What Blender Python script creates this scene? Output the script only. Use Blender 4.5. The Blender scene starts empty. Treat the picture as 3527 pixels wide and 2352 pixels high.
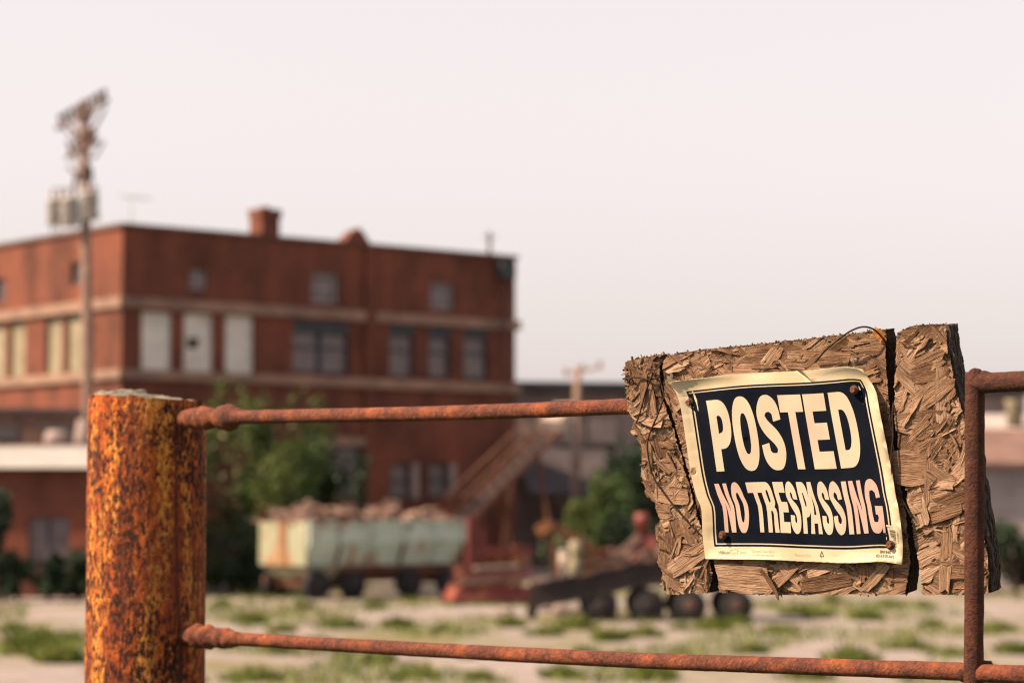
import bpy, bmesh, math, random
import numpy as np
from mathutils import Vector, Matrix, noise as mnoise
from mathutils.geometry import tessellate_polygon
R = math.radians
rng = random.Random(11)
scene = bpy.context.scene
COL = scene.collection

# ------------------------------------------------------------------ camera
FPX = 85.0 / 36.0 * 2351.0            # focal length in the units used for measuring (frame 2351 wide)
HOR = 1150.0                          # horizon row
TH = math.atan((HOR - 784.0) / FPX)
CAM = Vector((0, 0, 3.0))
FWD = Vector((0, math.cos(TH), math.sin(TH)))
UPV = Vector((0, -math.sin(TH), math.cos(TH)))
cd = bpy.data.cameras.new('camera')
cam = bpy.data.objects.new('camera', cd)
COL.objects.link(cam)
cam.location = CAM
cam.rotation_euler = (R(90) + TH, 0, 0)
cd.lens = 85.0
cd.sensor_width = 36.0
cd.clip_start = 0.05
cd.clip_end = 6000
cd.dof.use_dof = True
cd.dof.focus_distance = 3.03
cd.dof.aperture_fstop = 5.8
scene.camera = cam

# ------------------------------------------------------------------ world, sun, exposure
SUN_AZ = Vector((-0.97, -0.24, 0)).normalized()
SUN_EL = R(44)
SUND = Vector((SUN_AZ.x * math.cos(SUN_EL), SUN_AZ.y * math.cos(SUN_EL), math.sin(SUN_EL)))
world = bpy.data.worlds.new('World')
scene.world = world
world.use_nodes = True
wn = world.node_tree
wn.nodes.clear()
wo = wn.nodes.new('ShaderNodeOutputWorld')
wb = wn.nodes.new('ShaderNodeBackground')
wb2 = wn.nodes.new('ShaderNodeBackground')
wadd = wn.nodes.new('ShaderNodeAddShader')
sky = wn.nodes.new('ShaderNodeTexSky')
sky.sky_type = 'NISHITA'
sky.sun_disc = False
sky.sun_elevation = SUN_EL
sky.sun_rotation = math.atan2(SUN_AZ.x, SUN_AZ.y)
sky.air_density = 1.0
sky.dust_density = 2.8
sky.ozone_density = 1.0
wb.inputs['Strength'].default_value = 0.05
whs = wn.nodes.new('ShaderNodeHueSaturation')               # wildfire-smoke sky: hardly any blue left
whs.inputs['Saturation'].default_value = 0.2
wn.links.new(sky.outputs[0], whs.inputs['Color'])
wn.links.new(whs.outputs[0], wb.inputs['Color'])
wb2.inputs['Color'].default_value = (0.192, 0.154, 0.144, 1)   # smoky white veil over the whole sky
wb2.inputs['Strength'].default_value = 1.0
wn.links.new(wb.outputs[0], wadd.inputs[0])
wn.links.new(wb2.outputs[0], wadd.inputs[1])
wn.links.new(wadd.outputs[0], wo.inputs['Surface'])
sl = bpy.data.lights.new('sun', 'SUN')
sl.energy = 5.0
sl.angle = R(1.2)
sl.color = (1.0, 0.74, 0.48)
sun = bpy.data.objects.new('sun', sl)
COL.objects.link(sun)
sun.location = (-20, -10, 30)
sun.rotation_euler = (-SUND).to_track_quat('-Z', 'Y').to_euler()
vs = scene.view_settings
vs.view_transform = 'Standard'
vs.look = 'None'
vs.exposure = 1.3
vs.gamma = 1.0
vs.use_curve_mapping = False
scene.render.engine = 'CYCLES'
scene.cycles.use_denoising = True
scene.cycles.max_bounces = 6
scene.cycles.filter_width = 1.2

# ------------------------------------------------------------------ measuring helpers
def ray(px, py):
    return Vector((1, 0, 0)) * ((px - 1175.5) / FPX) + UPV * (-(py - 784.0) / FPX) + FWD
def P(px, py, Z):
    return CAM + ray(px, py) * Z
def PY(px, py, Y):
    d = ray(px, py)
    return CAM + d * (Y / d.y)
def PG(px, py, z=0.0):
    d = ray(px, py)
    return CAM + d * ((z - CAM.z) / d.z)
def PPL(px, py, p0, n, off=0.0):
    d = ray(px, py)
    return CAM + d * ((n.dot(p0 - CAM) + off) / n.dot(d))

# ------------------------------------------------------------------ object helpers
def tag(o, label=None, cat=None, group=None, kind=None):
    if label: o['label'] = label
    if cat: o['category'] = cat
    if group: o['group'] = group
    if kind: o['kind'] = kind
    return o
def empty(name, mtx=None, loc=None):
    o = bpy.data.objects.new(name, None)
    COL.objects.link(o)
    o.empty_display_size = 0.1
    if mtx is not None: o.matrix_world = mtx
    if loc is not None: o.location = loc
    return o
def frame(origin, ax, up=Vector((0, 0, 1))):
    """matrix: local x = ax, local z = up"""
    x = ax.normalized(); z = up.normalized(); y = z.cross(x).normalized(); z = x.cross(y)
    return Matrix(((x.x, y.x, z.x, origin.x), (x.y, y.y, z.y, origin.y), (x.z, y.z, z.z, origin.z), (0, 0, 0, 1)))
def mesh_obj(name, me, mat, parent=None):
    o = bpy.data.objects.new(name, me)
    COL.objects.link(o)
    if mat is not None and len(me.materials) == 0: me.materials.append(mat)
    if parent is not None: o.parent = parent
    return o
class MB:
    def __init__(s):
        s.v = []; s.f = []; s.rnd = []; s.uv = []; s.sm = []
    def add(s, vs_, fs_, smooth=False, rnd=None, uvs=None):
        b = len(s.v)
        s.v += [tuple(x) for x in vs_]
        s.f += [tuple(i + b for i in q) for q in fs_]
        s.sm += [smooth] * len(fs_)
        s.rnd += [rng.random() if rnd is None else rnd] * len(vs_)
        s.uv += list(uvs) if uvs is not None else [(0, 0)] * len(vs_)
        return s
    def box(s, c, size, rot=None, jit=0.0, taper=1.0):
        sx, sy, sz = size[0] / 2, size[1] / 2, size[2] / 2
        vs_ = []
        for z in (-1, 1):
            k = taper if z > 0 else 1.0
            for x, y in ((-1, -1), (1, -1), (1, 1), (-1, 1)):
                p = Vector((x * sx * k, y * sy * k, z * sz))
                if jit: p += Vector((rng.uniform(-jit, jit), rng.uniform(-jit, jit), rng.uniform(-jit, jit)))
                if rot is not None: p = rot @ p
                vs_.append(p + Vector(c))
        return s.add(vs_, [(3, 2, 1, 0), (4, 5, 6, 7), (0, 1, 5, 4), (1, 2, 6, 5), (2, 3, 7, 6), (3, 0, 4, 7)])
    def bar(s, p, q, w, h=None, up=Vector((0, 0, 1))):
        p = Vector(p); q = Vector(q); h = h or w
        d = q - p
        x = d.normalized()
        if abs(x.dot(up)) > 0.98: up = Vector((0, 1, 0))
        y = up.cross(x).normalized(); z = x.cross(y)
        m = Matrix((x, y, z)).transposed()
        return s.box((p + q) / 2, (d.length, w, h), m)
    def tube(s, pts, radii, seg=16, caps=True, rough=0.0, nscale=60.0, smooth=True):
        pts = [Vector(p) for p in pts]
        n = len(pts)
        if not hasattr(radii, '__len__'): radii = [radii] * n
        t0 = (pts[1] - pts[0]).normalized()
        ref = Vector((0, 0, 1)) if abs(t0.z) < 0.9 else Vector((0, 1, 0))
        nn = t0.cross(ref).normalized()
        vs_ = []
        for i in range(n):
            t = (pts[min(i + 1, n - 1)] - pts[max(i - 1, 0)]).normalized()
            nn = (nn - t * nn.dot(t)).normalized()
            bb = t.cross(nn)
            for k in range(seg):
                a = 2 * math.pi * k / seg
                d = nn * math.cos(a) + bb * math.sin(a)
                p = pts[i] + d * radii[i]
                if rough: p += d * rough * (mnoise.noise(p * nscale) + 0.5 * mnoise.noise(p * nscale * 2.7))
                vs_.append(p)
        fs_ = []
        for i in range(n - 1):
            for k in range(seg):
                a = i * seg + k; b = i * seg + (k + 1) % seg
                fs_.append((a, b, b + seg, a + seg))
        if caps:
            fs_.append(tuple(reversed(range(seg))))
            fs_.append(tuple(range((n - 1) * seg, n * seg)))
        return s.add(vs_, fs_, smooth)
    def build(s, name, mat, parent=None, attr=False):
        me = bpy.data.meshes.new(name)
        me.from_pydata(s.v, [], s.f)
        me.polygons.foreach_set('use_smooth', s.sm)
        if attr:
            a = me.attributes.new('rnd', 'FLOAT', 'POINT')
            a.data.foreach_set('value', s.rnd)
            ul = me.uv_layers.new(name='UVMap')
            flat = []
            for l in me.loops: flat += s.uv[l.vertex_index]
            ul.data.foreach_set('uv', flat)
        me.update()
        return mesh_obj(name, me, mat, parent)
def catmull(pts, n=8):
    pts = [Vector(p) for p in pts]
    ext = [pts[0] * 2 - pts[1]] + pts + [pts[-1] * 2 - pts[-2]]
    out = []
    for i in range(1, len(ext) - 2):
        a, b, c, d = ext[i - 1:i + 3]
        for k in range(n):
            t = k / n
            out.append(0.5 * ((2 * b) + (c - a) * t + (2 * a - 5 * b + 4 * c - d) * t * t + (3 * b - a - 3 * c + d) * t ** 3))
    out.append(pts[-1])
    return out

# ------------------------------------------------------------------ material helpers
class MT:
    def __init__(s, name, rough=0.8, metal=0.0, spec=0.3):
        s.m = bpy.data.materials.new(name); s.m.use_nodes = True
        s.nt = s.m.node_tree; s.b = s.nt.nodes['Principled BSDF']
        s.b.inputs['Roughness'].default_value = rough
        s.b.inputs['Metallic'].default_value = metal
        s.b.inputs['Specular IOR Level'].default_value = spec
        s.tc = s.nt.nodes.new('ShaderNodeTexCoord')
    def lk(s, a, b): s.nt.links.new(a, b)
    def setin(s, sock, v):
        if hasattr(v, 'links') or hasattr(v, 'is_output'): s.lk(v, sock)
        else: sock.default_value = v
    def mapping(s, src='Object', scale=(1, 1, 1), rot=(0, 0, 0), vec=None, loc_=(0, 0, 0)):
        n = s.nt.nodes.new('ShaderNodeMapping')
        n.inputs['Scale'].default_value = scale; n.inputs['Rotation'].default_value = rot; n.inputs['Location'].default_value = loc_
        s.lk(vec if vec is not None else s.tc.outputs[src], n.inputs['Vector'])
        return n.outputs[0]
    def noise(s, vec, scale, detail=4, rough=0.6, dist=0.0):
        n = s.nt.nodes.new('ShaderNodeTexNoise')
        n.inputs['Scale'].default_value = scale; n.inputs['Detail'].default_value = detail
        n.inputs['Roughness'].default_value = rough; n.inputs['Distortion'].default_value = dist
        s.lk(vec, n.inputs['Vector'])
        return n.outputs['Fac']
    def vor(s, vec, scale, feat='F1', out='Distance'):
        n = s.nt.nodes.new('ShaderNodeTexVoronoi'); n.feature = feat
        n.inputs['Scale'].default_value = scale
        s.lk(vec, n.inputs['Vector'])
        return n.outputs[out]
    def ramp(s, fac, stops, interp='LINEAR'):
        n = s.nt.nodes.new('ShaderNodeValToRGB'); cr = n.color_ramp; cr.interpolation = interp
        while len(cr.elements) < len(stops): cr.elements.new(0.5)
        for e, (p, c) in zip(cr.elements, stops):
            e.position = p; e.color = (*c, 1) if len(c) == 3 else c
        s.lk(fac, n.inputs[0])
        return n.outputs['Color']
    def mix(s, f, a, b, mode='MIX'):
        n = s.nt.nodes.new('ShaderNodeMix'); n.data_type = 'RGBA'; n.blend_type = mode
        s.setin(n.inputs['Factor'], f)
        for sock, v in ((n.inputs['A'], a), (n.inputs['B'], b)): pass
        ins = [i for i in n.inputs if i.type == 'RGBA']
        for sock, v in zip(ins, (a, b)):
            if isinstance(v, tuple): sock.default_value = (*v, 1) if len(v) == 3 else v
            else: s.lk(v, sock)
        return [o for o in n.outputs if o.type == 'RGBA'][0]
    def math(s, op, a, b=0.0):
        n = s.nt.nodes.new('ShaderNodeMath'); n.operation = op
        s.setin(n.inputs[0], a); s.setin(n.inputs[1], b)
        return n.outputs[0]
    def color(s, c):
        if isinstance(c, tuple): s.b.inputs['Base Color'].default_value = (*c, 1)
        else: s.lk(c, s.b.inputs['Base Color'])
        return s
    def bump(s, h, strength=0.5, dist=0.01):
        n = s.nt.nodes.new('ShaderNodeBump')
        n.inputs['Strength'].default_value = strength; n.inputs['Distance'].default_value = dist
        s.lk(h, n.inputs['Height']); s.lk(n.outputs[0], s.b.inputs['Normal'])
        return s
def simple(name, c1, c2, scale=3.0, rough=0.8, bump=0.0, metal=0.0, spec=0.3, src='Object', sc=(1, 1, 1), c3=None):
    m = MT(name, rough, metal, spec)
    v = m.mapping(src, sc)
    f = m.noise(v, scale, 6, 0.65)
    st = [(0.32, c1), (0.68, c2)]
    if c3: st = [(0.3, c1), (0.5, c2), (0.7, c3)]
    m.color(m.ramp(f, st))
    if bump: m.bump(m.noise(v, scale * 4, 5, 0.7), bump, 0.02)
    return m.m

# rust on the big post: dark pitting over orange, streaks running down
def rust_post():
    m = MT('rust_post', 0.85, 0.0, 0.2)
    v1 = m.mapping('Object', (1, 1, 0.45))
    med = m.noise(v1, 58, 6, 0.68, 0.5)
    base = m.ramp(med, [(0.36, (0.090, 0.018, 0.009)), (0.50, (0.240, 0.048, 0.010)), (0.62, (0.44, 0.105, 0.015))])
    # ochre runs down the pipe, broken up by grain
    run = m.noise(m.mapping('Object', (1, 1, 0.10), loc_=(0.43, 0.21, 0.3)), 19, 3, 0.55, 1.0)
    grain = m.noise(m.mapping('Object', (1, 1, 0.6)), 120, 5, 0.7)
    k = m.math('ADD', m.math('MULTIPLY', run, 0.62), m.math('MULTIPLY', grain, 0.5))
    km = m.ramp(k, [(0.565, (0, 0, 0)), (0.65, (1, 1, 1))])
    ochre = m.ramp(grain, [(0.35, (0.45, 0.135, 0.017)), (0.65, (0.57, 0.265, 0.055))])
    c = m.mix(km, base, ochre)
    # dark pits, two sizes
    p1 = m.noise(m.mapping('Object', (1, 1, 0.55)), 150, 5, 0.62, 0.1)
    p2 = m.noise(m.mapping('Object', (1, 1, 0.8)), 330, 3, 0.6)
    pits = m.ramp(m.math('ADD', m.math('ADD', m.math('MULTIPLY', p1, 0.75), m.math('MULTIPLY', p2, 0.25)), m.math('MULTIPLY', m.math('SUBTRACT', m.noise(m.mapping('Object', (1, 1, 0.4)), 13, 3, 0.6), 0.5), 0.35)), [(0.425, (1, 1, 1)), (0.52, (0, 0, 0))])
    c = m.mix(pits, c, (0.020, 0.0075, 0.0065))
    c = m.mix(m.ramp(m.noise(m.mapping('Object', (1, 1, 0.5)), 7, 3, 0.6), [(0.45, (0, 0, 0)), (0.75, (0.55,) * 3)]), c, (0.080, 0.022, 0.016))
    st = m.noise(m.mapping('Object', (1, 1, 0.07), loc_=(0.1, 0.6, 0.2)), 42, 4, 0.6, 0.5)
    c = m.mix(m.ramp(st, [(0.53, (0, 0, 0)), (0.66, (0.75,) * 3)]), c, (0.055, 0.016, 0.011))
    m.color(c)
    m.bump(m.math('ADD', m.math('MULTIPLY', p1, 1.0), m.math('MULTIPLY', med, 0.8)), 0.7, 0.006)
    return m.m
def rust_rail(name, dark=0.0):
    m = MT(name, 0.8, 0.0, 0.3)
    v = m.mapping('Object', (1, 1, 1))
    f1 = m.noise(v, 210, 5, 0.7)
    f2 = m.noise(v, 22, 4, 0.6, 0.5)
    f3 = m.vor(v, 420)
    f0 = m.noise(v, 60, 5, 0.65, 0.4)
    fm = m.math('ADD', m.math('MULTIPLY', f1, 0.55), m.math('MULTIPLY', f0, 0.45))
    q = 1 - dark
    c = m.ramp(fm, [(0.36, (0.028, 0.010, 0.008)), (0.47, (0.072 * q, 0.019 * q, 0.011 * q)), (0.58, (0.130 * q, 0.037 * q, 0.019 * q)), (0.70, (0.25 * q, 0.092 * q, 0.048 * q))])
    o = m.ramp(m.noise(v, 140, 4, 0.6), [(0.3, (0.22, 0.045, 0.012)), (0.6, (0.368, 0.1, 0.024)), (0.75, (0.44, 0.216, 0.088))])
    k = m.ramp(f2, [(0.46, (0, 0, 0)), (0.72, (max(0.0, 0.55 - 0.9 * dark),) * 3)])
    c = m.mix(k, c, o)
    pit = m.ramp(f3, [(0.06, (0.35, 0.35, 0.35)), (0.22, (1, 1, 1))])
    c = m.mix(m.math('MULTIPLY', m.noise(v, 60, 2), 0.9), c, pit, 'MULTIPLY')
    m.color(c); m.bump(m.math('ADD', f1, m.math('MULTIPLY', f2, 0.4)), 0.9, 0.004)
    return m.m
def wood_flake():
    m = MT('wood_flake', 0.9, 0.0, 0.15)
    oi = m.nt.nodes.new('ShaderNodeObjectInfo')
    at = m.nt.nodes.new('ShaderNodeAttribute'); at.attribute_name = 'rnd'
    r = m.math('FRACT', m.math('ADD', oi.outputs['Random'], at.outputs['Fac']))
    uv = m.nt.nodes.new('ShaderNodeUVMap'); uv.uv_map = 'UVMap'
    vadd = m.nt.nodes.new('ShaderNodeVectorMath'); vadd.operation = 'ADD'
    cmb = m.nt.nodes.new('ShaderNodeCombineXYZ')
    m.lk(m.math('MULTIPLY', r, 37.0), cmb.inputs[0]); m.lk(m.math('MULTIPLY', r, 91.0), cmb.inputs[1]); m.lk(r, cmb.inputs[2])
    m.lk(uv.outputs[0], vadd.inputs[0]); m.lk(cmb.outputs[0], vadd.inputs[1])
    g = m.noise(m.mapping(scale=(38, 620, 1), vec=vadd.outputs[0]), 1.0, 4, 0.65, 0.6)
    g2 = m.noise(m.mapping(scale=(14, 170, 1), vec=vadd.outputs[0]), 1.0, 3, 0.6, 1.2)
    patch = m.noise(m.mapping('Object'), 17, 5, 0.65, 0.6)
    tone = m.math('ADD', m.math('MULTIPLY', r, 0.48), m.math('MULTIPLY', patch, 0.80))
    base = m.ramp(m.math('SUBTRACT', tone, 0.14), [(0.15, (0.105, 0.056, 0.034)), (0.35, (0.190, 0.110, 0.070)), (0.55, (0.275, 0.170, 0.112)), (0.75, (0.350, 0.236, 0.168)), (0.95, (0.400, 0.290, 0.220))])
    gm = m.ramp(g, [(0.30, (0.10, 0.075, 0.065)), (0.42, (0.78, 0.75, 0.73)), (0.66, (1.25, 1.24, 1.22))])
    c = m.mix(0.85, base, gm, 'MULTIPLY')
    gm2 = m.ramp(g2, [(0.30, (0.30, 0.25, 0.22)), (0.5, (1, 1, 1))])
    c = m.mix(0.75, c, gm2, 'MULTIPLY')
    wv = m.noise(m.mapping('Object'), 30, 5, 0.6)
    m.color(c)
    m.bump(m.math('ADD', g, m.math('MULTIPLY', g2, 0.8)), 1.0, 0.0030)
    return m.m
def wood_dark(name, c1, c2):
    m = MT(name, 0.95, 0.0, 0.1)
    v = m.mapping('Object', (1, 0.16, 1))
    f = m.noise(v, 420, 5, 0.7, 0.3)
    m.color(m.ramp(f, [(0.34, c1), (0.66, c2)]))
    m.bump(f, 0.9, 0.004)
    return m.m
def sheet_mat():
    m = MT('sign_sheet', 0.6, 0.0, 0.2)
    v = m.mapping('Object')
    f = m.noise(v, 9, 5, 0.6)
    c = m.ramp(f, [(0.3, (0.395, 0.312, 0.205)), (0.55, (0.465, 0.392, 0.285)), (0.75, (0.49, 0.420, 0.318))])
    sp = m.ramp(m.noise(v, 260, 2, 0.5), [(0.72, (1, 1, 1)), (0.80, (0.55, 0.42, 0.3))])
    m.color(m.mix(0.7, c, sp, 'MULTIPLY')); m.bump(m.noise(v, 60, 4, 0.6), 0.1, 0.003)
    return m.m
def letter_mat(name, pink):
    m = MT(name, 0.6, 0.0, 0.2)
    v = m.mapping('Object')
    f = m.noise(v, 24, 3, 0.5)
    a = (0.42, 0.37, 0.285)
    b = (0.42, 0.37 - 0.105 * pink, 0.285 - 0.045 * pink)
    c = m.ramp(f, [(0.35, a if pink < 0.9 else (0.42, 0.30, 0.25)), (0.65, b)])
    sp = m.ramp(m.noise(v, 330, 2, 0.5), [(0.73, (1, 1, 1)), (0.80, (0.5, 0.35, 0.28))])
    m.color(m.mix(0.6, c, sp, 'MULTIPLY'))
    return m.m
def ink_mat():
    m = MT('black_ink', 0.8, 0.0, 0.02)
    v = m.mapping('Object')
    f = m.noise(v, 14, 5, 0.65)
    c = m.ramp(f, [(0.3, (0.0028, 0.0045, 0.009)), (0.7, (0.007, 0.009, 0.016))])
    sp = m.ramp(m.noise(v, 190, 3, 0.6), [(0.74, (0, 0, 0)), (0.84, (0.10, 0.08, 0.06))])
    m.color(m.mix(1.0, c, sp, 'ADD')); m.bump(m.noise(v, 50, 4, 0.6), 0.06, 0.003)
    return m.m
def brick_mat():
    m = MT('brick', 0.9, 0.0, 0.2)
    v = m.mapping('Object')
    # brick pattern on whichever vertical plane: x+y runs along, z up
    sep = m.nt.nodes.new('ShaderNodeSeparateXYZ'); m.lk(v, sep.inputs[0])
    cmb = m.nt.nodes.new('ShaderNodeCombineXYZ')
    m.lk(m.math('ADD', sep.outputs[0], sep.outputs[1]), cmb.inputs[0]); m.lk(sep.outputs[2], cmb.inputs[1])
    b = m.nt.nodes.new('ShaderNodeTexBrick')
    b.inputs['Scale'].default_value = 1.0; b.inputs['Brick Width'].default_value = 0.21; b.inputs['Row Height'].default_value = 0.075
    b.inputs['Mortar Size'].default_value = 0.009
    b.inputs['Color1'].default_value = (0.142, 0.043, 0.027, 1); b.inputs['Color2'].default_value = (0.098, 0.029, 0.020, 1)
    b.inputs['Mortar'].default_value = (0.13, 0.068, 0.050, 1)
    m.lk(cmb.outputs[0], b.inputs['Vector'])
    st = m.ramp(m.noise(m.mapping('Object', (1, 1, 0.5)), 0.55, 5, 0.6), [(0.33, (0.46, 0.48, 0.50)), (0.5, (0.92, 0.92, 0.92)), (0.67, (1.40, 1.18, 1.05))])
    m.color(m.mix(0.9, b.outputs['Color'], st, 'MULTIPLY'))
    m.bump(b.outputs['Fac'], -0.3, 0.01)
    return m.m
def paint_rust(name, c1, c2, amount=0.55):
    m = MT(name, 0.6, 0.0, 0.4)
    v = m.mapping('Object')
    p = m.ramp(m.noise(v, 1.6, 4, 0.6), [(0.3, c1), (0.7, c2)])
    r = m.ramp(m.noise(v, 18, 4, 0.6), [(0.3, (0.10, 0.035, 0.018)), (0.6, (0.36, 0.13, 0.045))])
    k = m.ramp(m.noise(m.mapping('Object', (1, 1, 0.6)), 1.9, 6, 0.7), [(amount, (0, 0, 0)), (amount + 0.09, (1, 1, 1))])
    m.color(m.mix(k, p, r))
    return m.m
def leaf_mat(name, a, b, c):
    m = MT(name, 0.6, 0.0, 0.3)
    at = m.nt.nodes.new('ShaderNodeAttribute'); at.attribute_name = 'rnd'
    col = m.ramp(at.outputs['Fac'], [(0.0, a), (0.5, b), (1.0, c)])
    m.color(col)
    tr = m.nt.nodes.new('ShaderNodeBsdfTranslucent'); m.lk(col, tr.inputs[0])
    ms = m.nt.nodes.new('ShaderNodeMixShader'); ms.inputs[0].default_value = 0.18
    out = [n for n in m.nt.nodes if n.type == 'OUTPUT_MATERIAL'][0]
    m.lk(m.b.outputs[0], ms.inputs[1]); m.lk(tr.outputs[0], ms.inputs[2]); m.lk(ms.outputs[0], out.inputs[0])
    return m.m
def ground_mat():
    m = MT('sandy_ground', 0.95, 0.0, 0.1)
    v = m.mapping('Object', (1, 0.55, 1))
    s1 = m.ramp(m.noise(v, 0.9, 6, 0.65), [(0.3, (0.170, 0.142, 0.138)), (0.7, (0.252, 0.222, 0.222))])
    gcol = m.ramp(m.noise(v, 3, 4, 0.6), [(0.3, (0.085, 0.085, 0.032)), (0.7, (0.16, 0.14, 0.07))])
    k = m.ramp(m.noise(m.mapping('Object', (0.55, 0.30, 1)), 0.42, 6, 0.68), [(0.46, (0, 0, 0)), (0.60, (0.9,) * 3)])
    sep = m.nt.nodes.new('ShaderNodeSeparateXYZ'); m.lk(m.tc.outputs['Object'], sep.inputs[0])
    edge_ = m.math('ADD', sep.outputs[1], m.math('MULTIPLY', m.noise(v, 0.8, 4), 6.0))
    added_verge = m.ramp(m.math('DIVIDE', edge_, 100.0), [(0.30, (1, 1, 1)), (0.33, (0, 0, 0))])  # dark grass added on the unseen near ground to cut bounce light
    vcol = m.ramp(m.noise(v, 4, 5, 0.6), [(0.3, (0.030, 0.042, 0.016)), (0.7, (0.075, 0.080, 0.030))])
    m.color(m.mix(added_verge, m.mix(k, s1, gcol), vcol)); m.bump(m.noise(v, 9, 6, 0.7), 0.5, 0.03)
    return m.m
def glass_mat(name, c, rough=0.12):
    m = MT(name, rough, 0.0, 0.6)
    v = m.mapping('Object')
    m.color(m.ramp(m.noise(v, 1.2, 3, 0.6), [(0.3, c), (0.7, tuple(x * 1.6 for x in c))]))
    return m.m

M = {}
M['rust_post'] = rust_post()
M['rust_rail'] = rust_rail('rust_rail')
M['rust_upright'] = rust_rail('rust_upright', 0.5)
M['concrete'] = simple('concrete_cap', (0.055, 0.046, 0.036), (0.27, 0.25, 0.21), 46, 0.95, 0.6)
M['flake'] = wood_flake()
M['core'] = wood_dark('wood_core', (0.008, 0.006, 0.005), (0.060, 0.036, 0.024))
M['end'] = wood_dark('wood_end_grain', (0.014, 0.012, 0.012), (0.13, 0.105, 0.095))
M['sheet'] = sheet_mat()
M['ink'] = ink_mat()
M['cream'] = letter_mat('cream_print', 0.25)
M['cream_pinkish'] = letter_mat('cream_pinkish_print', 0.6)
M['pink'] = letter_mat('faded_pink_print', 1.0)
M['tiny'] = simple('small_print', (0.05, 0.04, 0.035), (0.10, 0.08, 0.06), 40, 0.5)
M['faint'] = simple('faded_small_print', (0.40, 0.28, 0.17), (0.50, 0.36, 0.22), 40, 0.5)
M['screw'] = simple('rusty_screw', (0.07, 0.022, 0.010), (0.22, 0.085, 0.035), 320, 0.7, 0.4, 0.2, 0.4)
M['washer'] = simple('rusty_washer', (0.018, 0.012, 0.010), (0.075, 0.040, 0.024), 260, 0.6, 0.4, 0.3, 0.4)
M['wire'] = simple('rusty_wire', (0.010, 0.006, 0.005), (0.040, 0.018, 0.012), 160, 0.75, 0.3, 0.2, 0.3)
M['stain'] = simple('rust_stained_wood', (0.13, 0.045, 0.012), (0.42, 0.17, 0.035), 120, 0.9, 0.4)
M['nail'] = simple('nail_head', (0.16, 0.13, 0.11), (0.34, 0.30, 0.26), 200, 0.5)
M['plastic'] = simple('white_plastic', (0.78, 0.70, 0.58), (0.88, 0.82, 0.72), 60, 0.4)
M['brick'] = brick_mat()
M['stone'] = simple('sandstone_band', (0.13, 0.088, 0.076), (0.29, 0.18, 0.13), 0.7, 0.9, 0.2)
M['coping'] = simple('dark_coping', (0.06, 0.034, 0.028), (0.13, 0.075, 0.06), 1.2, 0.9)
M['board_white'] = simple('whitewashed_board', (0.46, 0.45, 0.42), (0.66, 0.64, 0.59), 1.4, 0.85)
M['board_cream'] = simple('cream_board', (0.16, 0.14, 0.10), (0.24, 0.21, 0.15), 1.4, 0.85)
M['glass'] = glass_mat('dusty_glass', (0.085, 0.066, 0.070), 0.4)
M['wframe'] = simple('dark_window_frame', (0.022, 0.028, 0.04), (0.05, 0.055, 0.07), 2.0, 0.7)
M['gframe'] = simple('grey_window_frame', (0.20, 0.18, 0.20), (0.30, 0.27, 0.29), 2.0, 0.7)
M['black'] = simple('black_rubber', (0.008, 0.008, 0.010), (0.022, 0.022, 0.026), 4, 0.85)
M['roofdark'] = simple('dark_roof', (0.030, 0.030, 0.038), (0.07, 0.065, 0.075), 0.8, 0.9)
M['pole'] = simple('weathered_pole', (0.13, 0.085, 0.075), (0.24, 0.165, 0.14), 3, 0.95, 0.3)
M['poledark'] = simple('dark_timber', (0.045, 0.028, 0.026), (0.11, 0.07, 0.06), 3, 0.95)
M['galv'] = simple('grey_transformer_paint', (0.24, 0.225, 0.22), (0.34, 0.32, 0.31), 2, 0.6)
M['teal'] = paint_rust('faded_teal_paint', (0.31, 0.38, 0.33), (0.44, 0.53, 0.47), 0.545)
M['creampaint'] = paint_rust('faded_cream_paint', (0.19, 0.195, 0.135), (0.27, 0.275, 0.20), 0.54)
M['red'] = paint_rust('faded_red_paint', (0.10, 0.018, 0.017), (0.17, 0.034, 0.030), 0.55)
M['redpink'] = paint_rust('sunbleached_red_paint', (0.17, 0.065, 0.052), (0.30, 0.155, 0.125), 0.56)
M['rusty'] = simple('rusty_steel', (0.045, 0.019, 0.014), (0.15, 0.064, 0.036), 2.4, 0.85, 0.3)
M['scrap'] = simple('rusty_scrap', (0.060, 0.036, 0.030), (0.29, 0.185, 0.15), 1.8, 0.85, 0.3)
M['orange'] = simple('orange_steel', (0.15, 0.060, 0.026), (0.30, 0.13, 0.05), 2.0, 0.8)
M['palesteel'] = simple('pale_galvanised_steel', (0.24, 0.19, 0.165), (0.40, 0.32, 0.275), 1.6, 0.7)
M['darksteel'] = simple('dark_steel', (0.010, 0.008, 0.010), (0.032, 0.022, 0.023), 2.0, 0.7)
M['white'] = simple('white_fascia', (0.62, 0.60, 0.57), (0.78, 0.76, 0.73), 1.0, 0.7)
M['greywall'] = simple('grey_siding', (0.20, 0.172, 0.18), (0.29, 0.25, 0.25), 0.9, 0.85)
M['palewall'] = simple('pale_render', (0.15, 0.115, 0.11), (0.25, 0.195, 0.185), 0.9, 0.9)
M['redroof'] = simple('rusted_red_roof', (0.105, 0.06, 0.053), (0.18, 0.115, 0.10), 1.0, 0.85)
M['greyroof'] = simple('pale_metal_roof', (0.26, 0.225, 0.22), (0.36, 0.31, 0.30), 1.0, 0.6)
M['leanto'] = simple('purple_grey_roofing', (0.030, 0.025, 0.031), (0.060, 0.050, 0.058), 0.8, 0.9)
M['ground'] = ground_mat()
M['leaf_dark'] = leaf_mat('dark_leaves', (0.005, 0.016, 0.009), (0.010, 0.028, 0.012), (0.022, 0.045, 0.015))
M['leaf_mid'] = leaf_mat('mid_leaves', (0.018, 0.044, 0.016), (0.045, 0.080, 0.020), (0.105, 0.125, 0.028))
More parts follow.
